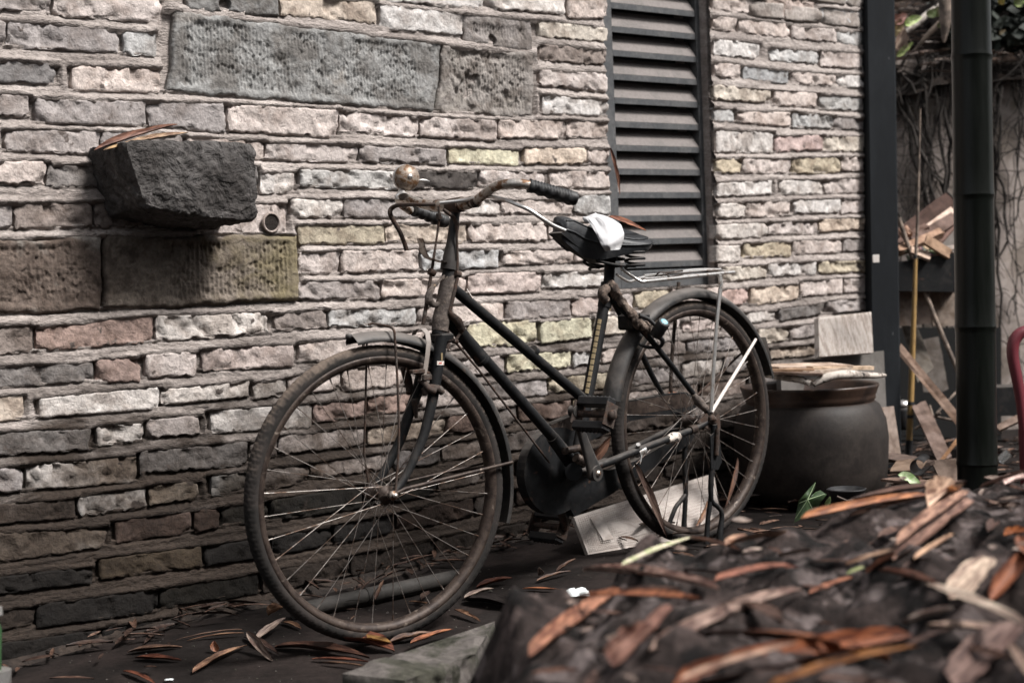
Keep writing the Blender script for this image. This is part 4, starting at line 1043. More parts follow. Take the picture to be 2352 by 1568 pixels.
mb = MB(); tb(mb, [(1736, 779, .030), (1690, 855, .05), (1634, 946, .068)], [.0042, .005, .0055], rw, 10); o = B(mb, 'fender_stay', MWHITE, rfo); mb = MB(); tb(mb, [(1715, 800, -.03), (1640, 870, -.05), (1570, 938, -.066)], .0035, rw, 8); B(mb, 'fender_stay', MRUST, rfo)
mb = MB(); mb.prism([rw(1743, 774, 0), rw(1757, 774, .02), rw(1771, 826, .02), rw(1762, 836, .0)], RN * .003); o = B(mb, 'reflector_plate', MWHITE, rfo)
for x, y, o_ in ((1636, 962, .072), (1580, 966, -.07)):
    mb = MB(); mb.lathe(bk(x, y, o_), BN, [(0, .012), (.007, .011), (.007, .004), (.012, .003), (.012, -.006), (0, -.006)], 10); B(mb, 'axle_nut', MRUST, rwh)
mb = MB(); mb.box(bk(1636, 967, .066), BA * .020, BN * .006, ZZ * .006, .002); B(mb, 'chain_tug', MRUST)
mb = lump([(1592, 905, .062), (1606, 925, .064), (1622, 938, .066)], [.008, .012, .009], bk, 12, 14, 5, .4); B(mb, 'tape_wrap', MTAPE)
# ---- stand
sn = MB(); tb(sn, [(1640, 975, .072), (1640, 1050, .070), (1634, 1090, .070), (1633, 1146, .070), (1645, 1160, .075), (1656, 1172, .080), (1658, 1190, .080), (1655, 1212, .080), (1652, 1250, .080)], [.009, .010, .0085, .0075, .007, .007, .0075, .009, .011], bk, 8, 2)
tb(sn, [(1633, 1140, .068), (1626, 1190, .066), (1622, 1250, .066)], [.0075, .007, .008], bk, 8)
tb(sn, [(1578, 975, -.07), (1572, 1046, -.07), (1575, 1133, -.07), (1570, 1210, -.07)], [.008, .008, .0078, .0075], bk, 8, 2)
tb(sn, [(1574, 1136, -.07), (1562, 1152, -.07), (1551, 1166, -.07), (1536, 1206, -.07)], [.007, .0065, .0065, .0065], bk, 8, 2)
sn.prism([bk(x, y, .074) for x, y in ((1630, 1000), (1650, 985), (1656, 1060), (1648, 1078), (1632, 1076))], BN * .003)
sno = B(sn, 'stand', MBLACK)
mb = MB(); a = bk(1648, 985, .082); b = bk(1645, 1046, .082); mb.tube(coil((a + b) / 2, b - a, .006, np.linalg.norm(b - a), 22, .001), .0014, 5); mb.tube([a + ZZ * .012, a], .0015, 6); B(mb, 'stand_spring', MRUST, sno)
mb = MB(); mb.prism([bk(x, y, .055) for x, y in ((1440, 655), (1424, 690), (1440, 720), (1470, 770), (1500, 760), (1480, 720))], -BN * .08) if False else mb.box(bk(1456, 738, 0), BA * .038, BN * .030, ZZ * .022, .006); B(mb, 'seat_bridge', MBLACK)
# ---- things tied to or lying on the bicycle
mb = lump([(1398, 650, .02), (1412, 668, .026), (1424, 690, .028), (1438, 708, .03), (1452, 724, .034), (1462, 738, .038), (1482, 754, .04), (1494, 768, .04)], [.012, .015, .013, .012, .012, .013, .016, .011], bk, 21, 26, 8, .55)
rg = mb.build('knotted_rag', MRAG); tag(rg, 'muddy twisted rag tied below the saddle to the rear stays', 'rag')
mb = lump([(1392, 690, .016), (1384, 676, .018), (1396, 660, .02)], [.010, .014, .010], bk, 4, 16, 5, .5); rg2 = mb.build('torn_strip', MRAG); tag(rg2, 'torn brown strip wrapped round the top of the seat tube', 'rag')
lk = root('cable_lock', bk(1500, 760, .06), 'black cable lock with a pale blue cap hanging by the rear wheel', 'lock')
mb = MB(); a = bk(1511, 762, .075); b = bk(1525, 740, .10); d = (b - a) / np.linalg.norm(b - a); mb.tube([a - d * .012, a, b, b + d * .002], [.0165, .0175, .0175, .0155], 20); mb.build('lock_body', MRUBBER, lk)
mb = MB(); mb.lathe(b + d * .0022, d, [(0, .001), (.010, .001), (.0105, 0)], 16); mb.build('lock_cap', MCYAN, lk)
mb = MB(); tb(mb, [(1468, 724, .05), (1490, 733, .06), (1506, 748, .07)], .0055, bk, 10, 3); tb(mb, [(1506, 770, .07), (1521, 780, .07), (1520, 792, .06), (1508, 797, .05), (1485, 797, .04), (1468, 790, .03)], [.0075, .0065, .0055, .005, .0045, .004], bk, 10, 3); mb.build('cable', MRUBBER, lk)
# white cotton glove-like cloth over the saddle
rowsL = [((1343, 500), (1368, 490), -.02), ((1352, 506), (1390, 495), .012), ((1362, 518), (1408, 503), .040), ((1372, 534), (1427, 516), .070), ((1379, 549), (1434, 536), .092), ((1386, 564), (1432, 553), .100), ((1394, 576), (1424, 573), .102)]
nr = 30; nc = 22; P = np.zeros((nr, nc, 3))
for i in range(nr):
    t = i / (nr - 1) * (len(rowsL) - 1); k_ = min(int(t), len(rowsL) - 2); f_ = t - k_; A0, A1 = rowsL[k_], rowsL[k_ + 1]
    L0 = np.array(A0[0]) * (1 - f_) + np.array(A1[0]) * f_; R0 = np.array(A0[1]) * (1 - f_) + np.array(A1[1]) * f_; of = A0[2] * (1 - f_) + A1[2] * f_
    for j in range(nc):
        u = j / (nc - 1); bul = sin(pi * u) ** .7 * .014 + .006 * sin(u * 11 + i * .16) * (.5 + .5 * sin(i * .21)) + .004 * sin(i * .55 + u * 3) + .004 * (fbm(np.array(u * 3 + 4), np.array(i * .12), 3, 2) - .5)
        xy = L0 * (1 - u) + R0 * u; P[i, j] = bk(xy[0], xy[1], of + bul + .008)
mb = MB().grid(P); mb.grid((P - BN * .006)[:, ::-1]); 
e = P[-1]; mb.grid(np.array([e, e - BN * .006])); mb.grid(np.array([P[:, 0], P[:, 0] - BN * .006])); mb.grid(np.array([P[:, -1], P[:, -1] - BN * .006]))
a = MB(); cl = mb.build('white_cloth', MCLOTH); tag(cl, 'white cotton cloth draped over the black saddle', 'cloth')
mb = lump([(1340, 500, .0), (1352, 506, .014), (1362, 500, .018), (1368, 492, .012)], [.004, .008, .008, .004], bk, 8, 12, 4, .3); mb.build('cloth_corner', MCLOTH, cl)


# ================================================================== ground
def sheet(name, xs, ys, fn, m, kind='structure', step=.02):
    X = np.arange(xs[0], xs[1], step); Y = np.arange(ys[0], ys[1], step); x, y = np.meshgrid(X, Y, indexing='ij')
    P = np.stack([x, y, fn(x, y)], -1); mb = MB().grid(P); return tag(mb.build(name, m, None, (0, 0, 0)), kind=kind)
def gfn(x, y):
    s0 = np.maximum(-4, (x - FH[0]) * BA[0] + (y - FH[1]) * BA[1]); s = np.clip(s0 / 1.17, 0, 1); s = s * s * (3 - 2 * s)
    return .016 + .055 * s + np.minimum(0, s0 + .1) * .055 + (fbm(x * 4, y * 4, 3, 2) - .5) * .008 + (fbm(x * 40, y * 40, 3, 4) - .5) * .004
def ground_all():
    x = np.concatenate([np.linspace(-60, -2.6, 14), np.arange(-2.5, 4.0, .016), np.linspace(4.1, 60, 14)]); y = np.concatenate([np.linspace(-60, .4, 10), np.arange(.5, 8.5, .02), np.linspace(8.7, 90, 12)])
    X, Y = np.meshgrid(x, y, indexing='ij'); Z = gfn(X, Y); P = np.stack([X, Y, Z], -1); return MB().grid(P)
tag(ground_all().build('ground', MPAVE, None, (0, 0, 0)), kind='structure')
# soft dirt along the foot of the wall
n = 260; S = np.linspace(SL, SR, n); O_ = np.linspace(0, 1, 12); P = np.zeros((n, 12, 3))
for i, s in enumerate(S):
    wdt = .035 + .05 * float(fbm(np.array(s * 3), np.array(2.), 3, 1))
    for j, o_ in enumerate(O_):
        q = WP(s, 0, o_ * wdt - .01); g = float(gfn(q[0], q[1])); hgt = .012 * (1 - o_) ** 1.5 + .012 * float(fbm(np.array(s * 20), np.array(o_ * 6), 3, 3)) * (1 - o_ ** 3)
        P[i, j] = (q[0], q[1], g + hgt - (.006 if j == 11 else 0))
tag(MB().grid(P).build('dirt_bank', MSOIL, None, (0, 0, 0)), kind='structure')
# ---- foreground mound of rock and soil
def mfn(x, y):
    x = np.asarray(x, float); y = np.asarray(y, float)
    ex = x + .04 * (fbm(y * 5, y * 0 + 3, 3, 1) - .5) * 2 + .135
    le = np.clip(ex / .14, 0, 1)                            # left flank
    yend = 2.52 + .62 * np.clip(x, 0, 2) + .14 * (fbm(x * 4 + 3, x * 0 + 8, 3, 3) - .5)
    fe = np.clip((yend - y) / .17, 0, 1)
    e = np.minimum(le ** .6, fe ** .5)
    top = .412 + .004 * np.clip((x - .3), 0, 2) + .02 * np.clip(y - 1.6, -1, 2)
    r = (fbm(x * 5 + 2, y * 5 + 7, 4, 1) - .5) * .16 + (fbm(x * 16, y * 16, 4, 4) - .5) * .045 + (1 - np.abs(fbm(x * 9 + 3, y * 9, 3, 6) - .5) * 4) * .012
    top = top - .13 * np.exp(-((x - .07) / .08) ** 2 - ((y - 2.42) / .15) ** 2) + .05 * np.exp(-((x - .19) / .07) ** 2 - ((y - 2.4) / .16) ** 2)
    return e * (top + r) + (fbm(x * 60, y * 60, 3, 2) - .5) * .014 * e + (fbm(x * 24 + 4, y * 24, 4, 5) - .5) * .10 * e * (1 - e) * 2 - .03
x = np.arange(-.3, 2.2, .0085); y = np.arange(.35, 4.1, .0095); X, Y = np.meshgrid(x, y, indexing='ij'); Z = mfn(X, Y)
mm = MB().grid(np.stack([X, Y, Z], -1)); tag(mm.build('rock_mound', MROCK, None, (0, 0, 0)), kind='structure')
def mhit(px, py, up=.012):
    v = ray(px, py); d = 1.1; prev = None
    while d < 4.2:
        p = CAM + v * d; g = float(mfn(p[0], p[1])) + up
        if p[2] < g: return p
        d += .006
    return CAM + v * 2.6
# ---- leaves
GROUPS = {}
def leaf(name, A, B_, w, col, label, cat='leaf', up=None, arch=.12, curl=.25, group=None, mat_=MLEAF, twist=0.0, sharp=1.0, seed=0, parent=None):
    A = np.asarray(A, float); B_ = np.asarray(B_, float); d = B_ - A; L = np.linalg.norm(d); ex = d / L
    up = np.array([0, 0, 1.]) if up is None else np.asarray(up, float); ey = np.cross(up, ex); ey /= np.linalg.norm(ey); ez = np.cross(ex, ey)
    n, m = 18, 7; P = np.zeros((n + 1, m, 3)); r_ = random.Random(seed * 7 + int(L * 1e4)); ph = r_.uniform(0, 6)
    for i in range(n + 1):
        t = i / n; prof = (sin(pi * min(1, t ** (.75 * sharp) if sharp < 1.5 else t)) ** .62) if True else 0
        prof = max(.03, prof ** (.55 if name == 'bamboo_sheath' else 1.15)); tw = twist * (t - .5)
        for j in range(m):
            u = -1 + 2 * j / (m - 1); y_ = u * w / 2 * prof * (1 - .45 * max(0, float(vn(t * 9 + ph, u + ph * 3, 3)) - .55) * (1 if abs(u) > .9 else 0) * 2); z_ = arch * .45 * L * (4 * t * (1 - t)) * .5 + curl * w * (u * u) * prof + .025 * w * sin(t * 11 + ph + u * 2) - (.04 * w if u == 0 else 0)
            y2 = y_ * cos(tw) - z_ * sin(tw) * .5; z2 = z_ + y_ * sin(tw)
            bend = .05 * w * sin(t * 5 + ph)
            P[i, j] = (t * L, y2 + bend, z2)
    mb = MB().grid(P); mb.grid((P - np.array([0, 0, .0007]))[:, ::-1]); mb.grid(np.array([P[:, 0], P[:, 0] - np.array([0, 0, .0007])])); mb.grid(np.array([P[:, -1] - np.array([0, 0, .0007]), P[:, -1]]))
    me = bpy.data.meshes.new(name); me.from_pydata([tuple(v) for v in mb.v], [], mb.f); me.polygons.foreach_set('use_smooth', mb.s); me.materials.append(mat_)
    o = bpy.data.objects.new(name, me); COL.objects.link(o); o.color = (*col, 1)
    o.matrix_world = Matrix(((ex[0], ey[0], ez[0], A[0]), (ex[1], ey[1], ez[1], A[1]), (ex[2], ey[2], ez[2], A[2]), (0, 0, 0, 1)))
    if label: tag(o, label, cat, group)
    return o
TAN = (.20, .115, .07); BRN = (.115, .065, .042); DRK = (.045, .026, .020); RED = (.12, .042, .024); ORG = (.24, .095, .045); GRY = (.21, .16, .13); PAL_ = (.48, .35, .26); CRM = (.62, .50, .39); RST = (.26, .085, .035)
def gl(x0, y0, x1, y1, wpx, col, label, z0=.006, z1=.006, arch=.10, **k):
    A = gnd(x0, y0, z0); B_ = gnd(x1, y1, z1); d = (A[1] + B_[1]) / 2
    return leaf('fallen_leaf' if wpx > 7 else 'dry_stem', A, B_, 1.22 * wpx * d / FPX * (1.75 if abs(y1 - y0) < .4 * abs(x1 - x0) else 1.0), col, label, 'leaf' if wpx > 7 else 'stem', arch=arch, group=k.pop('group', 'dry leaves on the paving'), **k)
gl(441, 1543, 566, 1480, 22, TAN, 'long tan bamboo leaf lying left of the front wheel, pointing at the curled leaf', arch=.08)
A = gnd(566, 1450, .045); B_ = gnd(626, 1516, .004); leaf('fallen_leaf', A, B_, .021, GRY, 'curled grey brown leaf standing upright beside the front wheel', 'leaf', group='dry leaves on the paving', arch=-.35, curl=.5, up=(-.3, -.8, .5))
gl(590, 1470, 656, 1418, 23, GRY, 'broad greyish leaf just left of the front tyre', z1=.03)
A = gnd(497, 1496, .003); B_ = gnd(491, 1470, .028); leaf('fallen_leaf', A, B_, .020, ORG, 'small upright orange brown leaf by the foot of the wall', 'leaf', group='dry leaves on the paving', up=(-.1, -1, .1), arch=.1)
gl(292, 1497, 418, 1484, 13, BRN, 'narrow brown leaf along the wall foot at the left')
gl(308, 1510, 416, 1514, 13, RED, 'dark red leaf below the narrow brown one at the left', arch=.05)
gl(283, 1539, 362, 1572, 13, RED, 'dark red leaf cut by the bottom edge of the picture')
A = gnd(616, 1412, .03); B_ = gnd(650, 1393, .05); leaf('fallen_leaf', A, B_, .022, TAN, 'short rolled tan leaf touching the front tyre', 'leaf', group='dry leaves on the paving', curl=.9)
gl(650, 1428, 692, 1443, 9, TAN, 'thin pale leaf under the front tyre')
gl(556, 1444, 404, 1468, 4, BRN, 'thin brown stem along the wall foot')
gl(560, 1452, 430, 1470, 5, TAN, 'second thin tan stem along the wall foot', z0=.012)
gl(560, 1462, 640, 1500, 18, DRK, 'dark leaf under the curled grey one')
gl(790, 1466, 905, 1494, 33, RED, 'wide dark rust leaf below the front wheel', z0=.02, arch=.14)
gl(815, 1466, 897, 1475, 15, (.20, .11, .035), 'amber edged leaf touching the bottom of the front tyre', z0=.02, z1=.02)
gl(895, 1475, 1000, 1452, 16, BRN, 'brown leaf right of the front wheel contact', z1=.012)
gl(942, 1476, 1042, 1443, 11, ORG, 'narrow orange leaf resting on the kerb stone corner', z1=.02, z0=.02, arch=.03)
gl(632, 1484, 850, 1508, 22, (.06, .028, .018), 'very long dark leaf below the front wheel')
gl(716, 1512, 850, 1518, 8, RED, 'thin red brown leaf at the bottom left of the kerb stone', arch=.03)
gl(740, 1520, 860, 1534, 5, BRN, 'thin brown stem at the bottom left of the kerb stone')
gl(1066, 1373, 1134, 1350, 11, GRY, 'slim grey leaf right of the front tyre', z1=.012)
gl(1072, 1374, 1214, 1400, 27, (.018, .014, .013), 'broad nearly black leaf right of the front tyre', arch=.04)
gl(1042, 1399, 1103, 1426, 14, TAN, 'tan tipped leaf below the black one', z0=.012)
gl(1200, 1351, 1292, 1353, 6, ORG, 'orange stem pointing at the white plastic scrap', arch=.02)
A = gnd(1243, 1320, .004); B_ = gnd(1238, 1302, .03); leaf('fallen_leaf', A, B_, .017, GRY, 'small upright grey leaf between the wall and the plastic scrap', 'leaf', group='dry leaves on the paving', up=(0, -1, .1))
gl(1278, 1312, 1322, 1282, 13, BRN, 'curled brown leaf left of the pale board', z1=.03)
gl(1232, 1334, 1311, 1310, 8, BRN, 'thin folded leaf above the plastic scrap', z1=.012)
gl(1094, 1349, 1176, 1326, 15, RED, 'dark red leaf right of the front tyre near the wall', z1=.02)
gl(862, 1376, 882, 1330, 9, BRN, 'brown leaf stuck on the grey pipe', z0=.03, z1=.06)
gl(940, 1380, 1010, 1390, 5, TAN, 'yellowish stem seen through the front spokes', arch=.02)
# leaf litter nobody could count
def litter(name, spots, m, cols, lo, hi, label=None, zf=None, seed=3, wide=(.12, .22)):
    rr = random.Random(seed); mb = MB()
    for (x, y, z) in spots:
        L = rr.uniform(lo, hi); w = L * rr.uniform(*wide); a = rr.uniform(0, 2 * pi); t = rr.uniform(-.12, .18); rl = rr.uniform(-.4, .4)
        ex = np.array([cos(a) * cos(t), sin(a) * cos(t), sin(t)]); ey = np.array([-sin(a), cos(a), 0]) * cos(rl) + ZZ * sin(rl); ez = np.cross(ex, ey); c = np.array([x, y, z])
        P = np.zeros((7, 3, 3))
        for i in range(7):
            tt = i / 6; pr = max(.04, sin(pi * tt) ** .7)
            for j in range(3):
                P[i, j] = c + ex * (tt - .5) * L + ey * (j - 1) * w / 2 * pr + ez * ((.25 * w * abs(j - 1)) + .03 * L * 4 * tt * (1 - tt))
        mb.grid(P)
    return tag(mb.build(name, m, None, None, cols), kind='stuff')
rl = random.Random(5)
mb = MB()
for _ in range(2600):       # grit and small stones on the paving
    x = rl.uniform(-1.6, 2.6); y = rl.uniform(2.2, 5.2); r = rl.uniform(.001, .0035) * (1 if rl.random() < .93 else 2.2); z = float(gfn(x, y)) + r * .3; c = np.array([x, y, z]); a = rl.uniform(0, 6)
    q = [c + np.array([r * cos(a + k * 2.1) * rl.uniform(.7, 1.3), r * sin(a + k * 2.1) * rl.uniform(.7, 1.3), 0]) for k in range(3)] + [c + ZZ * r * .8]; mb.add(q, [(0, 1, 3), (1, 2, 3), (2, 0, 3)], False)
tag(mb.build('grit', MKERB), kind='stuff')
def gsp(n, fx, fy, dz=.008):
    out = []
    while len(out) < n:
        x = fx(rl); y = fy(rl, x); out.append((x, y, float(gfn(x, y)) + rl.uniform(.002, dz)))
    return out
sp1 = []
for _ in range(260):
    s = rl.uniform(SL + .8, SR); p = WP(s, 0, rl.uniform(.0, .13) + (rl.random() < .15) * rl.uniform(0, .5)); sp1.append((p[0], p[1], float(gfn(p[0], p[1])) + rl.uniform(.008, .03)))
litter('leaf_litter', sp1[:130], MLEAF, (.10, .058, .04), .03, .10, seed=1, wide=(.1, .2)); litter('leaf_litter', sp1[130:], MLEAF, (.05, .03, .022), .03, .11, seed=2)
sp2 = gsp(900, lambda r: r.uniform(.35, 2.9), lambda r, x: r.uniform(4.2, 7.0), .05)
litter('leaf_litter', sp2[:500], MLEAF, (.13, .075, .05), .04, .13, seed=4); litter('leaf_litter', sp2[500:], MLEAF, (.06, .04, .03), .04, .12, seed=6)
sp3 = []
while len(sp3) < 330:
    x = rl.uniform(.02, 1.9); y = rl.uniform(1.3, 3.4); z = float(mfn(x, y))
    if z > .3: sp3.append((x, y, z + rl.uniform(.004, .02)))
sp4 = []
while len(sp4) < 60:
    x = rl.uniform(.02, 1.6); y = rl.uniform(1.4, 3.3); z = float(mfn(x, y))
    if z > .3: sp4.append((x, y, z + rl.uniform(.008, .02)))
litter('sheath_litter', sp4[:14], MLEAF, (.26, .10, .05), .12, .24, seed=41, wide=(.10, .24)); litter('sheath_litter', sp4[24:36], MLEAF, (.36, .25, .19), .07, .17, seed=42, wide=(.08, .22)); litter('sheath_litter', sp4[42:], MLEAF, (.13, .075, .055), .10, .22, seed=43, wide=(.10, .24))
litter('leaf_litter', sp3[:50], MLEAF, (.15, .075, .047), .03, .08, seed=8, wide=(.12, .25)); litter('leaf_litter', sp3[110:220], MLEAF, (.10, .055, .04), .03, .10, seed=9, wide=(.10, .22)); litter('leaf_litter', sp3[220:], MLEAF, (.26, .20, .165), .02, .05, seed=10, wide=(.2, .5))
# the large sheaths and leaves on the mound
def ml(x0, y0, x1, y1, wpx, col, label, up0=.014, up1=.014, arch=.05, curl=.42, g='bamboo sheaths and leaves on the mound', **k):
    A = mhit(x0, y0, up0); B_ = mhit(x1, y1, up1); d = (A[1] + B_[1]) / 2; upv = np.array([0, -.45, .9])
    return leaf('bamboo_sheath', A, B_, 1.3 * wpx * d / FPX, col, label, 'leaf', group=g, arch=arch, curl=curl, up=upv, **k)
ml(1218, 1508, 1425, 1352, 36, (.30, .14, .085), 'straight red brown sheath at the left end of the mound')
ml(1338, 1310, 1652, 1350, 30, (.48, .33, .27), 'pale pinkish sheath near the top left of the mound', up0=.03, up1=.02)
ml(1428, 1296, 1590, 1232, 13, (.50, .44, .33), 'thin yellow green blade on the rim of the mound', up0=.035, up1=.03, mat_=MGREEN, curl=.1)
ml(1404, 1528, 1500, 1440, 56, (.30, .16, .12), 'broad rounded brown leaf left of the middle of the mound', arch=.1); ml(1470, 1470, 1545, 1392, 26, (.22, .11, .08), 'narrow reddish leaf rising from the broad rounded one')
ml(1490, 1492, 1845, 1352, 34, (.30, .21, .17), 'long grey brown sheath lying across the middle of the mound')
ml(1545, 1575, 2100, 1462, 62, RST, 'large rust orange sheath at the bottom of the mound', arch=.03); ml(1560, 1560, 1832, 1474, 14, (.50, .33, .24), 'pale edged strip above the rust orange sheath', up0=.03, up1=.03)
ml(1760, 1575, 2110, 1482, 20, (.28, .12, .04), 'amber brown strip along the lower side of the rust sheath', up0=.03, up1=.02)
ml(2075, 1432, 2190, 1398, 24, (.75, .62, .52), 'small bright sheath fragment right of the rust sheath', up0=.03, up1=.03)
ml(2128, 1340, 2360, 1432, 34, CRM, 'cream coloured split sheath at the right side of the mound', up0=.04, up1=.04, curl=.1); ml(2180, 1372, 2278, 1280, 52, (.60, .46, .35), 'broad cream sheath standing behind the split one', up0=.03, up1=.05, curl=.1)
ml(2052, 1285, 2238, 1150, 40, (.27, .16, .12), 'stack of brown sheaths pointing up to the right, lower one'); ml(2060, 1250, 2225, 1128, 24, (.34, .20, .14), 'upper brown sheath of the stack pointing up to the right', up0=.03, up1=.03); ml(2100, 1282, 2190, 1225, 9, (.55, .36, .24), 'thin pale strip on the stack of brown sheaths', up0=.04, up1=.04)
ml(1838, 1190, 2135, 1136, 20, (.38, .16, .07), 'orange brown sheath on the far rim of the mound', up0=.02, up1=.02); ml(1850, 1188, 1925, 1172, 22, (.60, .42, .32), 'pale peeling sheath at the left of the far rim', up0=.02, up1=.02); ml(1950, 1185, 2130, 1140, 9, (.58, .42, .34), 'thin pale strip on the far rim of the mound', up0=.02, up1=.02)
ml(2132, 1166, 2200, 1122, 44, (.52, .36, .26), 'curled pale brown leaf on the far rim', up0=.03, up1=.04, curl=.8); ml(2175, 1128, 2200, 1124, 14, (.55, .25, .06), 'amber tip on the far rim', up0=.06, up1=.06, mat_=MORN)
ml(2188, 1572, 2335, 1428, 70, (.22, .14, .115), 'broad dull brown leaf in the bottom right corner', curl=.15)
ml(2278, 1380, 2365, 1262, 34, (.30, .11, .055), 'dark orange leaf at the right edge'); ml(2306, 1228, 2365, 1220, 20, (.42, .15, .05), 'orange leaf tip at the right edge above the dark one')
ml(1640, 1332, 1820, 1298, 18, (.28, .12, .08), 'reddish sheath along the upper middle of the mound'); ml(1730, 1308, 1835, 1302, 12, (.30, .13, .09), 'short reddish sheath behind the first reddish one')
ml(1858, 1362, 1960, 1325, 11, (.34, .15, .09), 'thin reddish stem in the middle of the mound'); ml(1942, 1296, 2060, 1262, 12, (.50, .34, .24), 'pale strip under the stack of brown sheaths', up0=.03); ml(1990, 1315, 2060, 1270, 14, (.30, .13, .07), 'rust strip beside the pale strip')
ml(2020, 1310, 2160, 1345, 22, (.26, .13, .09), 'brown leaf leading to the cream split sheath'); ml(1985, 1302, 1945, 1318, 8, (.40, .42, .22), 'tiny green leaf in the middle of the mound', mat_=MGREEN)
ml(1666, 1252, 1716, 1230, 16, (.45, .28, .19), 'pale leaf at the foot of the bicycle stand', up0=.02, up1=.02); ml(1580, 1235, 1700, 1262, 10, (.30, .18, .13), 'brown stem on the rim of the mound below the rear wheel', up0=.02)
ml(2250, 1120, 2360, 1082, 12, (.28, .18, .14), 'brown sheath at the right end of the far rim', up0=.02, up1=.02); ml(2310, 1112, 2360, 1096, 24, (.60, .45, .40), 'pale pink leaf at the right end of the far rim', up0=.03, up1=.03)
ml(1880, 1560, 2080, 1580, 20, (.16, .10, .08), 'dark brown sheath at the bottom edge of the picture')
# ---- kerb stone
kg = root('kerb_stone', gnd(980, 1500), 'grey mossy kerb stone below the front wheel', 'kerb stone')
zt_ = .125
def kp(x, y, z=zt_): return on(x, y, ZZ, z)
def patch(c4, n, m, seed, amp=.006, drop=None):
    a, b, c, d = [np.asarray(q) for q in c4]; u, w = np.meshgrid(np.linspace(0, 1, n), np.linspace(0, 1, m), indexing='ij'); u = u[..., None]; w = w[..., None]
    P = (a * (1 - u) + b * u) * (1 - w) + (d * (1 - u) + c * u) * w
    s = P[..., 0] * 1.0 + P[..., 1] * .7; z = P[..., 2] + P[..., 1] * .6
    k = (fbm(s * 10 + seed, z * 10 + seed, 4, 2) - .5) * amp * 6 + (fbm(s * 70, z * 70 + P[..., 0] * 30, 3, 5) - .5) * amp
    nrm = np.cross(b - a, d - a); nrm /= np.linalg.norm(nrm); e = np.minimum(np.minimum(u, 1 - u), np.minimum(w, 1 - w))[..., 0]
    return P + nrm * (k * np.clip(e * 12, 0.0, 1))[..., None]
T4 = [kp(770, 1552), kp(992, 1468), kp(1136, 1430), kp(1110, 1470)]
a, b, c, d = kp(786, 1546), kp(1136, 1426), kp(1092, 1500), kp(930, 1562)
mb = MB(); P = patch((a, b, c, d), 60, 24, 1); mb.grid(P)
f1 = [d, c, c - ZZ * .12 + np.array([.0, -.02, 0]), d - ZZ * .12 + np.array([-.0, -.02, 0])]; mb.grid(patch(f1, 60, 20, 3, .010))
mb.grid(patch([a, d, d - ZZ * .12 + np.array([0, -.02, 0]), a - ZZ * .12], 20, 14, 5)); mb.grid(patch([b, a, a - ZZ * .12, b - ZZ * .12], 40, 12, 6)); mb.grid(patch([c, b, b - ZZ * .12, c - ZZ * .12 + np.array([0, -.02, 0])], 20, 12, 7))
mb.build('stone_top', MKERB, kg)
# ---- pipe on the ground
pa, pb = gnd(672, 1404, .022), gnd(1076, 1318, .022); pp = root('drain_pipe', pa, 'dusty grey pipe lying on the ground behind the front wheel', 'pipe')
mb = MB(); mb.tube([pa, pb], .0195, 24); mb.build('pipe', MPIPE, pp); d = (pb - pa); mb = MB(); mb.tube([pa + d * .40, pa + d * .485], .0212, 24); mb.build('collar', MPIPE, pp)
# ---- white scraps
def scrap(px, w, h, seed, label, m=MPLASTIC, z=.004, name='plastic_scrap'):
    c = gnd(px[0], px[1], z); n, k = 16, 10; P = np.zeros((n, k, 3))
    for i in range(n):
        for j in range(k):
            u, v = i / (n - 1) - .5, j / (k - 1) - .5; e = 1 - .35 * (vn(np.array(i * .5 + seed), np.array(j * .4), 2)); hh = h * (.5 + 1.0 * fbm(np.array(u * 8 + seed), np.array(v * 7), 3, 4)) * max(0, 1 - (2 * abs(u)) ** 4) * max(.1, 1 - (2 * abs(v)) ** 4)
            P[i, j] = c + np.array([u * w * e, v * w * .6 * e, float(hh)])
    return tag(MB().grid(P).build(name, m), label, 'litter')
scrap((1326, 1366), .082, .016, 3, 'crumpled white plastic scrap beyond the kerb, behind the rock')
scrap((388, 1560), .022, .002, 7, 'tiny white paper scrap at the lower left')
# ---- small bottle at the left edge
bt = root('bottle', dep(4, 1560, 2.9), 'green bottle with white cap cut by the left edge', 'bottle')
c0 = dep(-12, 1400, 2.9); c1 = dep(-14, 1580, 2.9); mb = MB(); mb.tube([c1 + (c0 - c1) * t for t in (0, .1, .75, .86, .95)], [.011, .013, .013, .008, .007], 18); mb.build('glass', MBOTTLE, bt)
mb = MB(); mb.tube([c1 + (c0 - c1) * .94, c1 + (c0 - c1) * 1.04], [.015, .013], 16); mb.build('cap', MSILVER, bt); mb = MB(); mb.tube([c1 + (c0 - c1) * .0, c1 + (c0 - c1) * .24], [.0305, .0305], 20); mb.build('base_ring', MSILVER, bt)
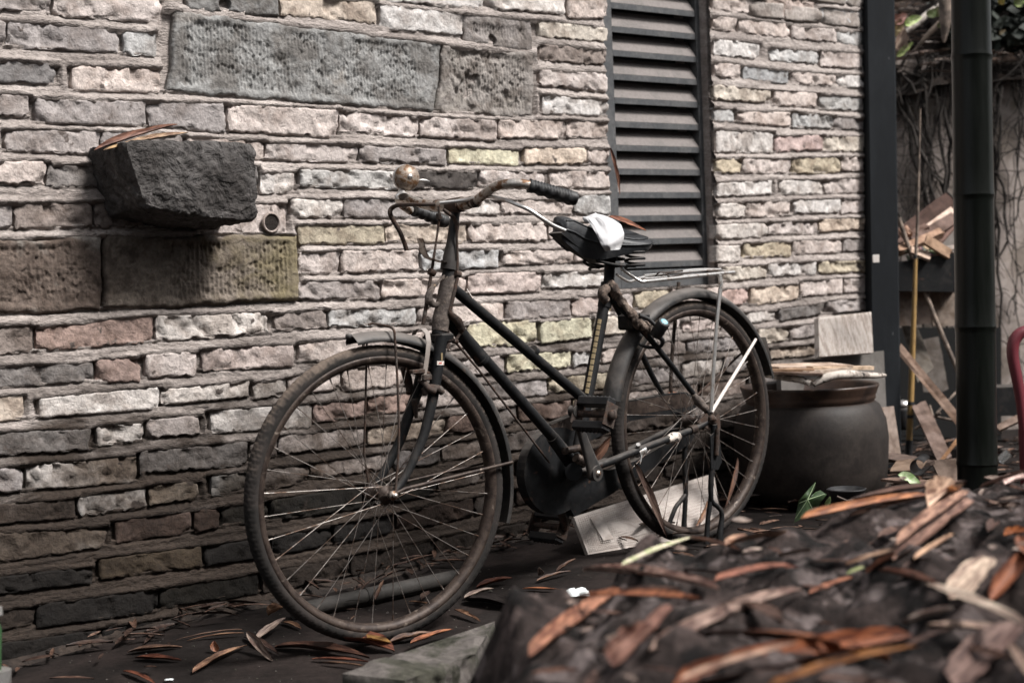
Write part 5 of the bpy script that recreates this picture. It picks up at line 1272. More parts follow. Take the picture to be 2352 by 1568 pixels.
# ---- pale ribbed board behind the rear wheel
sl = root('board', gnd(1500, 1250), 'pale textured slab tilted behind the rear wheel', 'board')
a = gnd(1351, 1273, .004); b = gnd(1660, 1222, .004); back = NW * -.075
up1 = a * 0 + on(1318, 1186, BN, BN @ (a + back)); up2 = on(1640, 1086, BN, BN @ (a + back) - .0)
v1, v2, v3, v4 = a, b, up2, up1; nrm = np.cross(v2 - v1, v4 - v1); nrm /= np.linalg.norm(nrm)
if nrm @ NW < 0: nrm = -nrm
mb = MB(); mb.prism([v1, v2, v3, v4], -nrm * .016); mb.build('slab_body', MSLAB, sl)
mb = MB(); e1 = (v2 - v1); e2 = (v4 - v1); L1 = np.linalg.norm(e1); L2 = np.linalg.norm(e2); n1 = int(L1 / .0062); n2 = int(L2 / .0062)
for i in range(n1):
    for j in range(n2):
        u = (i + .5) / n1; w = (j + .5 + .5 * (i % 2) * 0) / n2
        if u > .98 or w > .97 or u < .02 or w < .03: continue
        c = v1 * (1 - u) * (1 - w) + v2 * u * (1 - w) + v3 * u * w + v4 * (1 - u) * w; r = .0021; x_ = e1 / L1 * r; y_ = e2 / L2 * r
        mb.add([c - x_ - y_, c + x_ - y_, c + x_ + y_, c - x_ + y_, c + nrm * .0009], [(0, 1, 4), (1, 2, 4), (2, 3, 4), (3, 0, 4)], False)
tag(mb.build('raised_studs', MSLAB, sl), kind='stuff')
def onsl(u, w): return v1 * (1 - u) * (1 - w) + v2 * u * (1 - w) + v3 * u * w + v4 * (1 - u) * w + nrm * .0016
mb = MB(); mb.prism([onsl(.13, .25), onsl(.20, .25), onsl(.16, .85), onsl(.09, .85)], nrm * .0012); mb.build('embossed_plate', MSLAB, sl)
# leaves caught about the rear wheel
leaf('long_leaf', rw(1457, 1062, .03), rw(1532, 1232, .02), .027, (.10, .066, .052), 'long brown leaf caught in the lower left of the rear wheel', 'leaf', up=RN, arch=.03, curl=.2)
leaf('long_leaf', rw(1344, 1068, -.10), rw(1404, 1000, -.06), .036, (.20, .105, .07), 'brown leaf caught behind the crank', 'leaf', up=RN, arch=.03)
leaf('long_leaf', rw(1694, 1050, -.06), rw(1664, 1170, -.05), .020, (.17, .09, .06), 'brown leaf behind the rear spokes at the right', 'leaf', up=RN)
leaf('long_leaf', rw(1712, 1110, -.03), rw(1672, 1200, .0), .022, (.15, .09, .065), 'second brown leaf at the lower right of the rear wheel', 'leaf', up=RN)
leaf('long_leaf', rw(1625, 1150, -.08), rw(1596, 1215, -.06), .022, (.24, .13, .075), 'orange leaf resting on the pale slab behind the spokes', 'leaf', up=RN)
leaf('long_leaf', bk(1530, 906, -.06), bk(1580, 908, -.07), .016, (.16, .07, .04), 'small rust leaf lying on the chain case', 'leaf', up=(0, -.5, .8))
leaf('long_leaf', bk(1398, 498, .02), bk(1484, 529, .05), .022, (.22, .085, .045), 'thin rust leaf lying on the saddle behind the cloth', 'leaf', up=(0, -.7, .7), arch=.03)
leaf('long_leaf', wall(1401, 336, .012), wall(1424, 448, .004), .016, (.24, .12, .08), 'brown leaf stuck at the left edge of the louvre vent', 'leaf', up=NW, arch=.06, curl=.35)
# leaves on the corbel stone
leaf('long_leaf', wall(216, 346, .12), wall(408, 286, .12), .022, (.19, .095, .065), 'brown leaf lying highest on the jutting stone', 'leaf', up=(.3, -.5, .8), arch=.10, curl=.5)
leaf('long_leaf', wall(272, 338, .14), wall(432, 304, .14), .018, (.46, .33, .22), 'pale curled strip on the jutting stone below the brown leaf', 'leaf', up=(.3, -.5, .8), arch=.03, curl=.5)
leaf('long_leaf', wall(236, 345, .14), wall(390, 306, .13), .012, (.30, .19, .08), 'thin yellowish strip between the two others on the jutting stone', 'leaf', up=(.3, -.5, .8), arch=.03)


# ================================================================== right side: jar, posts, clutter
# ---- clay jar
JD = 5.13; jp = dep(1862, 1000, JD); jz = float(gfn(jp[0], jp[1])); ppm = FPX / JD
jar = root('clay_jar', (jp[0], jp[1], jz), 'big dark brown clay jar with boards on its mouth', 'jar')
zr = dep(1862, 885, JD)[2]; zn = dep(1862, 925, JD)[2]; zb_ = dep(1862, 1004, JD)[2]; zl_ = dep(1862, 1110, JD)[2]
rr_ = 156 / ppm; rb_ = 176 / ppm
body = MB(); body.lathe((jp[0], jp[1], jz), ZZ, [(rr_ * .76, 0), (rr_ * .80, .01), (rb_ * .87, (zl_ - jz) * .45), (rb_ * .955, zl_ - jz), (rb_ * .985, (zl_ + zb_) / 2 - jz), (rb_, zb_ - jz), (rb_ * .985, zb_ - jz + .03), (rb_ * .965, zb_ - jz + .060), (rb_ * .92, zb_ - jz + .085), (rr_ * 1.0, zn - jz - .006), (rr_ * .93, zn - jz + .004)], 72, wob=.02); body.build('jar_body', MJAR, jar)
nk = MB(); z0 = zn - jz; z1 = zr - jz; nk.lathe((jp[0], jp[1], jz), ZZ, [(rr_ * .935, z0), (rr_ * .93, z0 + .010), (rr_ * .955, z0 + .014), (rr_ * .95, z0 + .022), (rr_ * .97, z0 + .032), (rr_ * 1.0, z1 - .006), (rr_ * 1.01, z1), (rr_ * 1.0, z1 + .004), (rr_ * .975, z1 + .004), (rr_ * .95, z1 - .004), (rr_ * .86, z0), (rr_ * .84, z0 - .12), (0, z0 - .15)], 72, wob=.01); nk.build('jar_neck', MJARRIM, jar)
def jpt(x, y, z): return on(x, y, ZZ, z)
ztp = zr + .004
# bark slabs over the mouth
def slabtube(name, pts, r, m, label, cat='bark', flat=.35):
    mb = MB(); mb.tube(pts, r, 14, True, 5); v = np.array(mb.v); zc = np.array(pts)[:, 2].mean()
    seg = 14; out = []
    for i in range(0, len(v) - len(v) % seg, seg):
        rg = v[i:i + seg]; c = rg.mean(0)
        for q in rg: d = q - c; d[2] *= flat; out.append(c + d * (1 + .2 * (vn(q[0] * 40, q[1] * 40, 2) - .5)))
    out += list(v[len(out):]); mb.v = [tuple(p) for p in out]; o = mb.build(name, m); tag(o, label, cat); return o
slabtube('bark_piece', [dep(1762, 862, JD - .1), dep(1800, 866, JD - .18), dep(1840, 872, JD - .24), dep(1862, 881, JD - .27)], [.010, .014, .014, .010], MBARK, 'curved pale bark strip on the left of the jar mouth', flat=.8)
slabtube('bark_piece', [dep(1868, 883, JD - .27), dep(1890, 870, JD - .26), dep(1925, 861, JD - .24), dep(1960, 860, JD - .2), dep(2000, 862, JD - .12), dep(2033, 862, JD - .05)], [.010, .015, .017, .016, .012, .006], MBARK, 'speckled white bark strip on the right of the jar mouth', flat=.85)
def plank(name, a, b, wv, t, col, label, cat='plank', m=MWOOD):
    a = np.asarray(a); b = np.asarray(b); d = b - a; L = np.linalg.norm(d); d /= L; wv = np.asarray(wv, float); wv = wv - d * (wv @ d); W_ = np.linalg.norm(wv); n_ = np.cross(d, wv / W_)
    mb = MB(); n = 14; k = 4; R1 = random.Random(int(L * 1e5) + int(abs(a[0]) * 1e4)); e0 = [R1.uniform(-.03, .03) * L for _ in range(k)]; e1_ = [R1.uniform(-.03, .03) * L for _ in range(k)]
    P = np.zeros((n + 1, 2 * k, 3))
    for i in range(n + 1):
        tt = i / n
        for j in range(k):
            u = -1 + 2 * j / (k - 1); al = L * tt + e0[j] * (1 - tt) + e1_[j] * tt; jt = .04 * W_ * (vn(tt * 6 + u, L * 50, 1) - .5)
            wob = t * .25 * (vn(tt * 5, u + L * 9, 3) - .5)
            P[i, j] = a + d * al + wv * (u * .5) + wv / W_ * jt * u + n_ * (t / 2 + wob); P[i, 2 * k - 1 - j] = a + d * al + wv * (u * .5) + wv / W_ * jt * u + n_ * (-t / 2 + wob)
    mb.grid(P, False, True); mb.add(P[0], [(j, j + 1, 2 * k - 2 - j, 2 * k - 1 - j) for j in range(k - 1)], False); mb.add(P[-1], [(j, j + 1, 2 * k - 2 - j, 2 * k - 1 - j) for j in range(k - 1)], False)
    o = mb.build(name, m, None, None, col); fixnormals(o)
    if label: tag(o, label, cat)
    return o
bk_ = np.array([.35, .93, 0])
plank('loose_plank', dep(1762, 843, JD - .16), dep(1932, 838, JD - .02), bk_ * .17, .010, (.46, .36, .29), 'widest pale wood slat on top of the jar')
plank('loose_plank', dep(1770, 850, JD - .20), dep(1868, 849, JD - .2), bk_ * .06, .008, (.34, .22, .14), 'orange brown wood slat on the left of the jar top')
plank('loose_plank', dep(1862, 846, JD - .18), dep(2000, 844, JD + .02), bk_ * .05, .011, (.48, .36, .26), 'pale pointed wood slat reaching right over the jar')
plank('loose_plank', dep(1768, 855, JD - .22), dep(1888, 859, JD - .26), bk_ * .05, .007, (.20, .14, .11), 'dark thin wood slat lowest on the jar')
plank('loose_plank', dep(1850, 856, JD - .24), dep(1950, 847, JD - .1), bk_ * .05, .010, (.40, .32, .26), 'notched grey wood slat under the pale pointed one')
# ---- boards leaning by the wall
def panel(name, px4, dpt, t, m, label, cat='board', col=None, parent=None):
    P_ = [dep(x, y, d_) for (x, y), d_ in zip(px4, dpt)]; n_ = np.cross(P_[1] - P_[0], P_[3] - P_[0]); n_ /= np.linalg.norm(n_)
    if n_ @ ray(*px4[0]) < 0: n_ = -n_
    mb = MB().prism(P_, n_ * t); o = mb.build(name, m, parent, None, col); fixnormals(o)
    if label: tag(o, label, cat)
    return o, P_, n_
tl = root('ribbed_tile', dep(1940, 812, 5.3), 'pale ribbed tile standing against the wall above the jar', 'tile')
o, P_, n_ = panel('tile_body', [(1880, 729), (2001, 716), (2006, 809), (1882, 819)], [5.34, 5.56, 5.50, 5.27], .02, MRIB, None, parent=tl)
mb = MB(); nn = 40
for i in range(nn):
    u = (i + .5) / nn; u0 = u - .30 / nn; u1 = u + .30 / nn
    f = lambda u_, w_: (P_[0] * (1 - u_) + P_[1] * u_) * (1 - w_) + (P_[3] * (1 - u_) + P_[2] * u_) * w_ - n_ * .0005
    q = [f(u0, .05), f(u1, .05), f(u1, .97), f(u0, .97)]; mid = [(q[0] + q[1]) / 2 - n_ * .002, (q[2] + q[3]) / 2 - n_ * .002]
    mb.add(q + mid, [(0, 4, 5, 3), (4, 1, 2, 5)], False)
tag(mb.build('ribs', MRIB, tl), kind='stuff')
panel('grey_board', [(1792, 834), (2030, 805), (2036, 935), (1800, 1000)], [5.26, 5.62, 5.6, 5.24], .02, MCONC, 'grey board standing between the jar and the wall')
panel('brown_board', [(2016, 936), (2053, 932), (2070, 1046), (2030, 1062)], [5.3, 5.36, 5.32, 5.26], .015, MWOOD, 'light brown board right of the jar', col=(.20, .155, .13))
# ---- the two uprights
pz = dep(2018, 900, 5.72)
xa = dep(1982, 40, 5.70); xb = dep(2052, 40, 5.70); xc = dep(2068, 930, 5.70)
base = dep(2033, 1130, 5.74); top = dep(2013, -180, 5.74); w_ = (dep(2052, 0, 5.7)[0] - dep(1982, 0, 5.7)[0]) / 2
post = root('timber_post', (base[0], base[1], 0), 'square blue black post at the end of the brick wall', 'post')
mb = MB(); ax_ = (top - base) / 2; e1 = np.array([1, .12, 0]); e1 /= np.linalg.norm(e1); e2 = np.array([-.12, 1, 0]); mb.box((top + base) / 2 + np.array([.0, .03, 0]), e1 * w_, e2 * .05, ax_, .006); mb.build('post_body', MPOST, post)
mb = MB(); mb.box(dep(2012, 594, 5.64), e1 * .012, e2 * .0012, ZZ * .014, .001); mb.build('paint_chip', MWHITE, post)
bp_ = root('bamboo_pole', dep(2244, 1150, 4.55), 'thick blackened bamboo pole with raised joints', 'bamboo pole')
def bpt(y): return dep(2230 + (y / 1100.) * 15, y, 4.55)
nodes = [-250, 130, 449, 751, 1065, 1200]; R0 = 46.0 / FPX * 4.55
cuts = []
for i in range(len(nodes) - 1):
    y0, y1 = nodes[i], nodes[i + 1]; mb = MB(); ts = [0, .006, .015, .05, .3, .5, .8, .97, .992, 1]; rs = [1.02, 1.02, .995, .98, .975, .975, .98, .995, 1.02, 1.025]
    mb.tube([bpt(y0 + (y1 - y0) * t) for t in ts], [R0 * q * (1.0 - .02 * (i == 0)) for q in rs], 40, False); mb.build('segment', MBAMB, bp_)
# ---- rendered wall behind with dead creeper, soil bank above
YB = 7.0
rwl = root('rendered_wall', (2.0, YB, 0), 'stained pinkish plaster retaining wall covered in bare creeper stems', 'wall')
ztop_ = dep(2150, 138, YB)[2]
mb = MB(); x = np.linspace(.4, 4.2, 120); z = np.linspace(-.05, ztop_, 60); X, Z = np.meshgrid(x, z, indexing='ij'); Y = YB + .05 * (fbm(X * 1.5, Z * 1.5, 3, 1) - .5) + .01 * (fbm(X * 9, Z * 9, 3, 2) - .5); mb.grid(np.stack([X, Y, Z], -1)); mb.build('render_face', MPLAST, rwl)
mb = MB(); mb.box((2.3, YB + .14, ztop_ / 2 - .03), (1.9, 0, 0), (0, .1, 0), (0, 0, ztop_ / 2 + .02)); mb.build('wall_core', MPLAST, rwl)
x = np.linspace(.2, 4.6, 110); y = np.linspace(YB - .07, 12, 110); X, Y = np.meshgrid(x, y, indexing='ij'); e_ = np.clip((Y - (YB - .07)) / .3, 0, 1)
Z = ztop_ - .10 + .13 * e_ ** .5 + (Y - YB) * .42 + .10 * (fbm(X * 4, Y * 4, 4, 3) - .5)
tag(MB().grid(np.stack([X, Y, Z], -1)).build('soil_bank', MSOIL, None, (0, 0, 0)), kind='structure')
# creeper stems
rv = random.Random(21)
def vine(seed, x0, x1, n, label, thick):
    r = random.Random(seed); vr = root('creeper', (np.mean([x0, x1]), YB - .02, .1), label, 'creeper'); mb = MB()
    for i in range(n):
        x = r.uniform(x0, x1); z = ztop_ - r.uniform(0, .15); p = []; dx = r.uniform(-.25, .25); L = r.uniform(.5, 1.6); k = 14
        for j in range(k + 1):
            t = j / k; p.append(np.array([x, YB - .03 - r.uniform(0, .03), z])); x += dx * L / k + r.uniform(-.02, .02); z -= L / k
            dx += r.uniform(-.12, .12)
            if z < .15: break
            if r.random() < .35:      # twig
                q = p[-1].copy(); tw = [q]; a = r.uniform(-1.2, 1.2); l = r.uniform(.08, .30)
                for s_ in range(4): q = q + np.array([sin(a) * l / 4, r.uniform(-.01, .005), -cos(a) * l / 4 * r.choice((1, 1, -.4))]); a += r.uniform(-.5, .5); tw.append(q)
                mb.tube(tw, [.0032, .0026, .002, .0016, .001], 4, False)
        rr = r.choice(thick); mb.tube(p, [rr * (1 - .5 * q / len(p)) for q in range(len(p))], 5, False)
    tag(mb.build('bare_stems', MVINE, vr), kind='stuff'); return vr
vine(1, 1.56, 1.74, 15, 'dense bare creeper on the plaster wall beside the square post', (.003, .004, .006, .010)); vine(2, 1.70, 1.86, 9, 'thin bare creeper between the square post and the bamboo pole', (.003, .004, .006, .008)); vine(3, 1.86, 2.30, 24, 'tangled bare creeper right of the bamboo pole', (.003, .004, .005, .009))
# litter and roots along the top of the bank
sp = []
for _ in range(1500):
    x = rl.uniform(1.4, 2.6); y = YB + rl.uniform(-.12, 1.6) ; zz_ = ztop_ - .10 + .13 * min(1, max(0, (y - YB + .16) / .3)) ** .5 + (y - YB) * .42; sp.append((x, y, zz_ + rl.uniform(.02, .07)))
litter('bank_litter', sp[:500], MLEAF, (.62, .54, .48), .04, .12, seed=31); litter('bank_litter', sp[500:1000], MLEAF, (.40, .33, .28), .05, .16, seed=32, wide=(.06, .2)); litter('bank_litter', sp[1000:], MLEAF, (.07, .055, .045), .06, .2, seed=33, wide=(.05, .15))
mb = MB()
for i in range(70):
    x = rv.uniform(1.42, 2.7); z = ztop_ + rv.uniform(-.02, .05); q = np.array([x, YB - .05 - rv.uniform(0, .04), z]); p = [q]; a = rv.uniform(-1, 1)
    for s_ in range(5): q = q + np.array([sin(a) * .045, rv.uniform(-.012, .012), -abs(cos(a)) * .05]); a += rv.uniform(-.6, .6); p.append(q)
    mb.tube(p, rv.choice((.002, .003, .006)), 4, False)
tag(mb.build('hanging_roots', MVINE), kind='stuff')
# near-black ivy standing in for the dark void above the wall, right
mb = MB()
for i in range(2600):
    x = rv.uniform(1.98, 2.75); z = ztop_ + .02 + rv.uniform(0, .30) ; y = YB - .02 + rv.uniform(-.08, .35); s_ = rv.uniform(.02, .05); a = rv.uniform(0, 6.3); t = rv.uniform(-1, 1)
    ex = np.array([cos(a), sin(a) * .6, sin(t) * .5]); ey = np.array([-sin(a) * .4, cos(a) * .5, cos(t)]); c = np.array([x, y, z]); mb.add([c - ex * s_, c + ey * s_ * .6, c + ex * s_, c - ey * s_ * .6], [(0, 1, 2, 3)], False)
MDARKLEAF = mat('dark_ivy', (.014, .018, .013), .7, var=.4, vsc=20, bump=0)
tag(mb.build('ivy_void_fill', MDARKLEAF), kind='stuff')
mb = MB(); mb.box((2.4, YB + .24, ztop_ + .14), (.46, 0, 0), (0, .16, 0), (0, 0, .13)); tag(mb.build('bank_soil_face', MSOIL), kind='structure')
# individual bright leaves and the branch on the bank
def hl(x0, y0, x1, y1, w, col, label, d=6.55, m=MGREEN, name='ivy_leaf', **k): return leaf(name, dep(x0, y0, d), dep(x1, y1, d - .02), w, col, label, 'leaf', up=(0, -1, .3), arch=.05, mat_=m, **k)
hl(2064, 118, 2080, 64, .055, (.42, .32, .25), 'oval tan leaf hanging under the bank beside the post', m=MLEAF, name='hanging_leaf'); hl(2060, 130, 2098, 98, .028, (.34, .38, .16), 'bright green leaf just under the oval tan leaf')
hl(2132, 40, 2150, 20, .04, (.46, .50, .26), 'upper yellow green leaf near the bamboo pole'); hl(2148, 38, 2158, 14, .036, (.68, .66, .42), 'pale yellow leaf beside the upper green one'); hl(2156, 64, 2163, 46, .024, (.46, .50, .26), 'small lime leaf hanging lowest near the bamboo pole')
hl(2052, 52, 2084, 34, .05, (.75, .45, .38), 'pinkish fallen leaf on the bank', m=MLEAF, name='fallen_leaf'); hl(2054, 68, 2076, 48, .05, (.75, .62, .36), 'yellow fallen leaf on the bank', m=MLEAF, name='fallen_leaf'); hl(2078, 56, 2118, 40, .04, (.62, .68, .36), 'yellow green leaf along the branch')
hl(2052, 82, 2070, 58, .045, (.70, .55, .28), 'golden leaf lowest on the bank by the post', m=MLEAF, name='fallen_leaf')
hl(2296, 10, 2306, -8, .03, (.55, .40, .12), 'yellow leaf tip at the top right'); hl(2330, 12, 2362, -6, .05, (.22, .24, .11), 'green leaf in the top right corner'); hl(2296, 78, 2310, 70, .02, (.55, .45, .28), 'tiny tan leaf against the dark ivy', m=MLEAF)
slabtube('branch', [dep(2052, 92, 6.72), dep(2090, 68, 6.7), dep(2130, 34, 6.7), dep(2160, 12, 6.7), dep(2186, -10, 6.7)], [.010, .013, .015, .014, .012], MBARK, 'pale dead branch slanting over the bank', 'branch', flat=1)
slabtube('branch', [dep(2100, 118, 6.7), dep(2130, 82, 6.68), dep(2160, 52, 6.66)], [.006, .010, .012], MGCANE, 'short dark branch below the pale one', 'branch', flat=1)
slabtube('hanging_leaf', [dep(2172, 2, 6.5), dep(2172, 50, 6.5), dep(2168, 98, 6.5)], [.03, .024, .004], MGCANE, 'long folded brown leaf hanging beside the bamboo pole', 'leaf', flat=1)
# ---- canes
def cane(name, pts, r, m, label): mb = MB(); mb.tube(pts, r, 12, True); o = mb.build(name, m); tag(o, label, 'cane'); return o
yc = root('yellow_cane', dep(2088, 1030, 5.9), 'upright yellow bamboo cane between post and pole', 'cane')
mb = MB(); mb.tube([dep(2088, 1015, 5.9), dep(2092, 920, 5.9), dep(2097, 780, 5.9), dep(2101, 660, 5.9), dep(2103, 590, 5.9)], [.0115, .0115, .010, .0085, .007], 12); mb.build('lower_length', MCANE, yc)
mb = MB(); mb.tube([dep(2103, 590, 5.9), dep(2107, 520, 5.9), dep(2109, 440, 5.9), dep(2112, 330, 5.9), dep(2114, 250, 5.9)], [.006, .0058, .005, .0035, .0022], 10); mb.build('upper_length', MGCANE, yc)
for y0 in (926, 956, 590): mb = MB(); mb.tube([dep(2092 + (926 - y0) * .03, y0 - 4, 5.9), dep(2092 + (926 - y0) * .03, y0 + 4, 5.9)], .013 if y0 > 700 else .008, 12); mb.build('joint_ring', MRUBBER, yc)
mb = MB(); mb.tube([dep(2088, 1010, 5.9), dep(2087, 1060, 5.9)], [.014, .014], 12); mb.build('foot', MRUBBER, yc)
cane('grey_cane', [dep(2064, 500, 6.0), dep(2084, 560, 6.0), dep(2120, 660, 5.98), dep(2152, 740, 5.95), dep(2199, 850, 5.9), dep(2225, 915, 5.9)], [.009, .009, .010, .009, .0085, .008], MGCANE, 'grey cane leaning diagonally behind the yellow one')
# ---- clutter
plank('dark_plank', dep(2062, 548, 6.15), dep(2182, 458, 6.25), (0, .02, .075), .02, (.075, .042, .033), 'dark red brown plank highest in the heap of offcuts')
plank('offcut', dep(2070, 540, 6.05), dep(2090, 530, 6.05), (0, .02, .035), .03, (.34, .21, .15), 'pinkish offcut block in front of the dark plank', 'offcut')
plank('offcut', dep(2108, 542, 6.1), dep(2190, 482, 6.2), (0, .03, .03), .01, (.50, .38, .31), 'bright sawn strip in the heap', 'offcut')
plank('offcut', dep(2064, 578, 6.0), dep(2160, 535, 6.1), (0, .03, .025), .03, (.30, .19, .13), 'long brown batten in the heap of offcuts', 'offcut'); plank('offcut', dep(2100, 555, 6.05), dep(2192, 500, 6.15), (0, .03, .05), .01, (.13, .085, .07), 'wide dark strip behind the bright sawn strip', 'offcut')
plank('offcut', dep(2125, 550, 5.95), dep(2182, 585, 5.95), (0, .03, .045), .012, (.22, .14, .09), 'curled bark offcut sloping down to the right', 'offcut'); plank('offcut', dep(2092, 574, 5.95), dep(2135, 590, 5.95), (0, .04, .03), .01, (.44, .33, .26), 'pale splintered offcut at the front of the heap', 'offcut')
plank('offcut', dep(2064, 560, 6.1), dep(2130, 520, 6.1), (0, .03, .02), .02, (.16, .10, .08), 'short dark batten at the left of the heap', 'offcut'); plank('offcut', dep(2140, 572, 6.1), dep(2196, 510, 6.15), (0, .03, .03), .01, (.18, .11, .09), 'reddish strip by the bamboo pole', 'offcut')
panel('white_sheet', [(2150, 575), (2192, 505), (2200, 600), (2160, 596)], [6.2, 6.2, 6.2, 6.2], .004, MTILE, 'pale grey sheet behind the offcuts', 'sheet')
for i in range(26):
    x = 2066 + rv.uniform(0, 120); y = 592 - rv.uniform(0, 22); a = rv.uniform(-.5, .5)
    o = plank('wood_chip', dep(x, y, 6.0), dep(x + 26 * cos(a), y - 26 * sin(a), 6.02), (0, .02, .015), .006, (.30 * rv.uniform(.4, 1.3), .21 * rv.uniform(.4, 1.3), .16), None); tag(o, 'small splintered wood chip at the foot of the offcut heap', 'wood chip', 'wood chips under the offcuts')
panel('black_beam', [(2060, 602), (2205, 578), (2205, 670), (2060, 668)], [5.95, 5.95, 5.95, 5.95], .35, MBLACK, 'black painted box beam carrying the heap of offcuts', 'beam')
panel('light_board', [(2058, 672), (2133, 664), (2140, 742), (2058, 750)], [6.0, 6.0, 6.0, 6.0], .02, MWOOD, 'light brown board hanging under the black beam', col=(.22, .175, .15)); panel('light_board', [(2136, 668), (2205, 664), (2206, 748), (2143, 748)], [6.04, 6.04, 6.04, 6.04], .02, MWOOD, 'second light board, nearer the bamboo pole', col=(.25, .20, .165))
panel('shade_backing', [(2040, 752), (2300, 752), (2300, 1085), (2040, 1090)], [6.6, 6.6, 6.6, 6.6], .03, MDARKIN, 'added black sheet standing in for the shade under the beam', 'sheet')  # black sheet added where only shade lies under the beam
panel('cardboard', [(2072, 745), (2108, 752), (2145, 845), (2108, 878)], [6.15, 6.15, 6.05, 6.02], .01, MWOOD, 'grey brown cardboard sheet leaning under the beam', 'cardboard', col=(.105, .09, .075))
plank('cloth_strip', dep(2128, 780, 6.3), dep(2150, 900, 6.25), (.10, 0, 0), .01, (.10, .085, .075), 'pale brown torn strip hanging in the shade', 'strip')
plank('long_batten', dep(2066, 800, 5.75), dep(2210, 975, 5.6), (.022, 0, .026), .018, (.34, .235, .18), 'pinkish brown batten slanting down to the bamboo pole'); plank('grey_batten', dep(2110, 928, 5.9), dep(2170, 1055, 5.7), (.055, 0, .01), .015, (.17, .12, .10), 'wide brown batten lower down behind the cane')
plank('curved_stick', dep(2199, 1010, 5.6), dep(2160, 1060, 5.5), (.012, 0, .004), .01, (.30, .17, .09), 'thin orange stick beside the bamboo pole foot', 'stick')
for a_, b_, lb_ in (((2102, 985), (2160, 948), 'left'), ((2135, 930), (2165, 1030), 'middle'), ((2140, 955), (2190, 965), 'right'), ((2196, 900), (2150, 950), 'upper')):
    mb = MB(); mb.tube([dep(*a_, 6.0), dep(*b_, 5.95)], .005, 6); tag(mb.build('twig', MGCANE), lb_ + ' twig of the forked dry branch in the shade', 'twig')
# metal flask
fk_ = root('metal_flask', dep(2075, 985, 6.0), 'dark shiny flask between the brown board and the yellow cane', 'flask'); c = dep(2075, 985, 6.0)
mb = MB(); mb.lathe(c, ZZ, [(0, 0), (.032, 0), (.034, .01), (.034, .07), (.030, .082), (.026, .084)], 24); mb.build('flask_body', MBLACK, fk_); mb = MB(); mb.lathe(c, ZZ, [(.027, .0845), (.030, .087), (.030, .095), (.022, .108), (0, .112)], 24); mb.build('flask_cap', MSILVER, fk_)
# brown debris between jar and pole
plank('brown_board', dep(2030, 1046, 5.3), dep(2128, 1066, 5.0), (.02, .16, .01), .012, (.115, .082, .068), 'flat brown board lying right of the jar'); plank('brown_board', dep(2052, 1072, 4.9), dep(2120, 1068, 4.85), (.0, .10, .02), .008, (.18, .125, .09), 'lighter strip lying over the flat brown board'); plank('brown_board', dep(2040, 1100, 4.6), dep(2120, 1108, 4.5), (.0, .10, .0), .008, (.17, .11, .085), 'front brown strip near the mound')
plank('brown_board', dep(2150, 1085, 5.0), dep(2215, 1080, 5.0), (.0, .10, .06), .008, (.16, .115, .09), 'tilted scrap beside the bamboo pole foot')
def curlpiece():
    mb = MB(); P = np.zeros((12, 20, 3)); c = dep(2116, 1082, 4.55)
    for i in range(12):
        for j in range(20):
            a = j / 19 * 5.2 + .6; r = .020 + .006 * j / 19; P[i, j] = c + np.array([(i / 11 - .5) * .05 + r * cos(a), (i / 11 - .5) * .12, r * sin(a) + .02])
    mb.grid(P); mb.grid(P[:, ::-1] * 1 + np.array([0, 0, .002])); return tag(mb.build('rolled_bark', MRUBBER), 'dark rolled bark curl beside the pale green leaf', 'bark')
curlpiece()
leaf('green_leaf', dep(2062, 1090, 4.4), dep(2120, 1116, 4.4), .034, (.36, .42, .26), 'pale green leaf right of the jar', 'leaf', up=(.1, -.75, .6), arch=.04, mat_=MGREEN); leaf('green_leaf', dep(2093, 1112, 4.38), dep(2122, 1120, 4.38), .012, (.38, .43, .27), 'narrow lobe of pale green leaf', 'leaf', up=(.1, -.75, .6), arch=.02, mat_=MGREEN)
# ivy leaf in front of the jar, with its lobes
iv = root('ivy_sprig', dep(1840, 1195, 4.1), 'dark green lobed ivy leaf in front of the jar', 'leaf')
def poly(pxs, d, cidx, m, name, par, col=None, ripple=.006):
    pts = [dep(x, y, d + .012 * sin(i * 1.7)) for i, (x, y) in enumerate(pxs)]; c = dep(cidx[0], cidx[1], d - ripple); n = len(pts)
    mid = [(p + c) / 2 + np.array([0, -ripple * .6 * (1 if i % 2 else -1), 0]) for i, p in enumerate(pts)]
    mb = MB(); mb.add(pts + mid + [c], [(i, (i + 1) % n, n + (i + 1) % n, n + i) for i in range(n)] + [(n + i, n + (i + 1) % n, 2 * n) for i in range(n)], True); return mb.build(name, m, par, None, col)
poly([(1824, 1200), (1829, 1176), (1834, 1150), (1846, 1136), (1858, 1122), (1874, 1105), (1872, 1120), (1862, 1140), (1872, 1130), (1884, 1125), (1899, 1135), (1886, 1152), (1874, 1172), (1858, 1186), (1838, 1192)], 4.1, (1855, 1146), MGREEN, 'leaf_blade', iv, (.045, .075, .032))
mb = MB()
for x, y in ((1827, 1190), (1873, 1108), (1894, 1134), (1836, 1155), (1868, 1172)): mb.tube([dep(1855, 1147, 4.078), dep(x, y, 4.09)], [.0012, .0006], 5)
mb.build('leaf_vein', mat('pale_vein', (.30, .38, .22), .6, var=0, bump=0), iv)
hl(1898, 1162, 1906, 1140, .014, (.45, .58, .25), 'small lime leaf tip in front of the jar', d=4.1)
pt_ = root('plant_pot', dep(1946, 1165, 4.4), 'small burnt dark pot in front of the jar', 'pot'); c = dep(1946, 1178, 4.4); mb = MB(); mb.lathe(c, ZZ, [(0, 0), (.040, 0), (.052, .065), (.055, .068), (.050, .07), (.046, .06), (0, .055)], 24, wob=.1); mb.build('pot_body', MRUBBER, pt_)
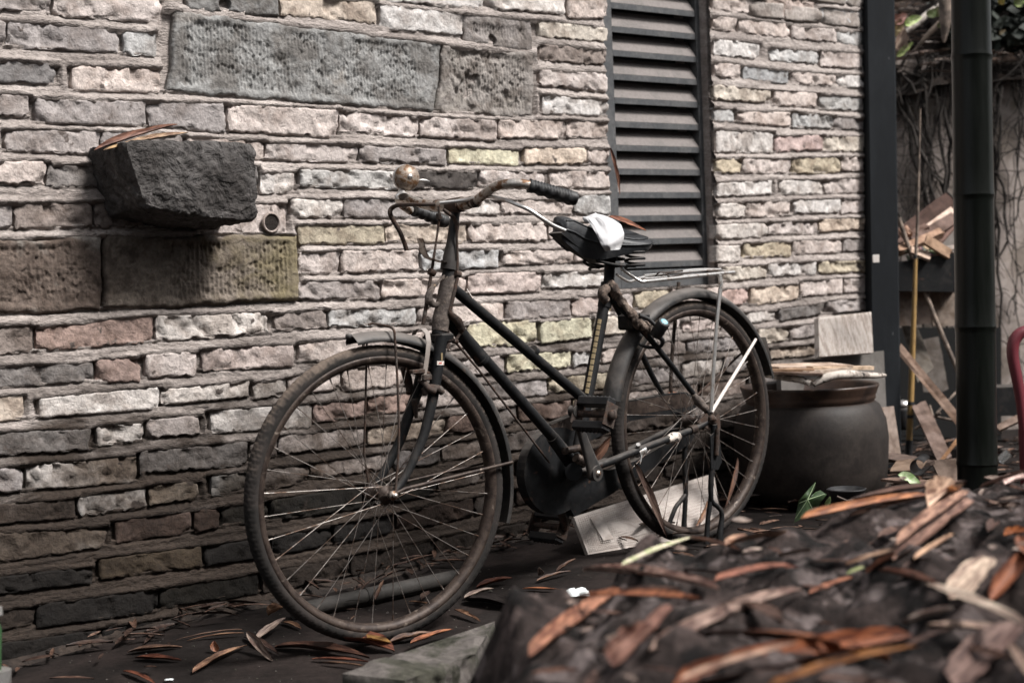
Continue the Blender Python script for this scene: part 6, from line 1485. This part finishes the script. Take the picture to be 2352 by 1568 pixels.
mb = MB(); mb.tube([dep(1922, 1140, 4.32), dep(1945, 1150, 4.32), dep(1962, 1146, 4.32), dep(1975, 1152, 4.32)], .004, 6); mb.build('bark_shred', MRIM, pt_)
# ---- unseen wall added behind the camera to cut low sky light
ow = root('sky_block_wall', WP(2.0, 0, 4.9), 'plain dark wall added behind the viewer to cut low sky light', 'wall')
mb = MB(); mb.box(WP(2.0, 1.75, 5.0), UW * 6.5, NW * .12, ZZ * 1.8); mb.build('wall_body', MCONC, ow)
# ---- right edge: red chair back, crate, glass
ch = root('plastic_chair', dep(2340, 1000, 4.9), 'dull red plastic chair cut by the right edge', 'chair')
mb = MB(); pth = [dep(2352, 985, 4.9), dep(2346, 930, 4.9), (dep(2338, 880, 4.9)), dep(2328, 830, 4.9), dep(2326, 800, 4.9), dep(2332, 778, 4.9), dep(2350, 762, 4.9), dep(2390, 756, 4.9), dep(2470, 752, 4.9), dep(2540, 770, 4.9), dep(2556, 830, 4.9), dep(2540, 985, 4.9)]
mb.tube(pth, [.016, .016, .017, .018, .019, .019, .018, .018, .018, .018, .018, .016], 14, True, 3); mb.build('back_frame', MRED, ch)
mb = MB(); 
for q in range(4): mb.box(dep(2385 + q * 40, 870, 4.92), np.array([.014, 0, 0]), np.array([0, .004, 0]), ZZ * .135, .002)
mb.box(dep(2560, 985, 4.80), np.array([.15, .0, 0]), np.array([0, .14, 0]), ZZ * .012, .006); mb.build('seat', MRED, ch)
for q, (x, y, d_) in enumerate(((2452, 990, 4.66), (2536, 990, 4.6), (2352, 985, 4.9), (2540, 985, 4.9))): mb = MB(); t_ = dep(x, y, d_); mb.tube([t_, np.array([t_[0], t_[1], .06])], [.018, .014], 10); mb.build('leg', MRED, ch)
panel('dark_crate', [(2288, 890), (2420, 885), (2420, 955), (2290, 955)], [6.0, 6.0, 6.0, 6.0], .3, MBLACK, 'black box behind the red chair', 'box')
plank('grey_batten', dep(2290, 985, 5.6), dep(2352, 955, 5.6), (0, .02, .02), .012, (.22, .16, .13), 'brown stick right of the bamboo pole')
gj = root('glass_jar', dep(2312, 1060, 5.2), 'small broken glass jar right of the bamboo pole', 'glass'); mb = MB(); a_ = dep(2296, 1058, 5.2); b_ = dep(2316, 1040, 5.2); mb.tube([a_, b_], [.014, .016], 16); mb.build('glass_body', mat('clear_glass', (.7, .72, .72), .08, trans=.9, bump=.3, var=0), gj)
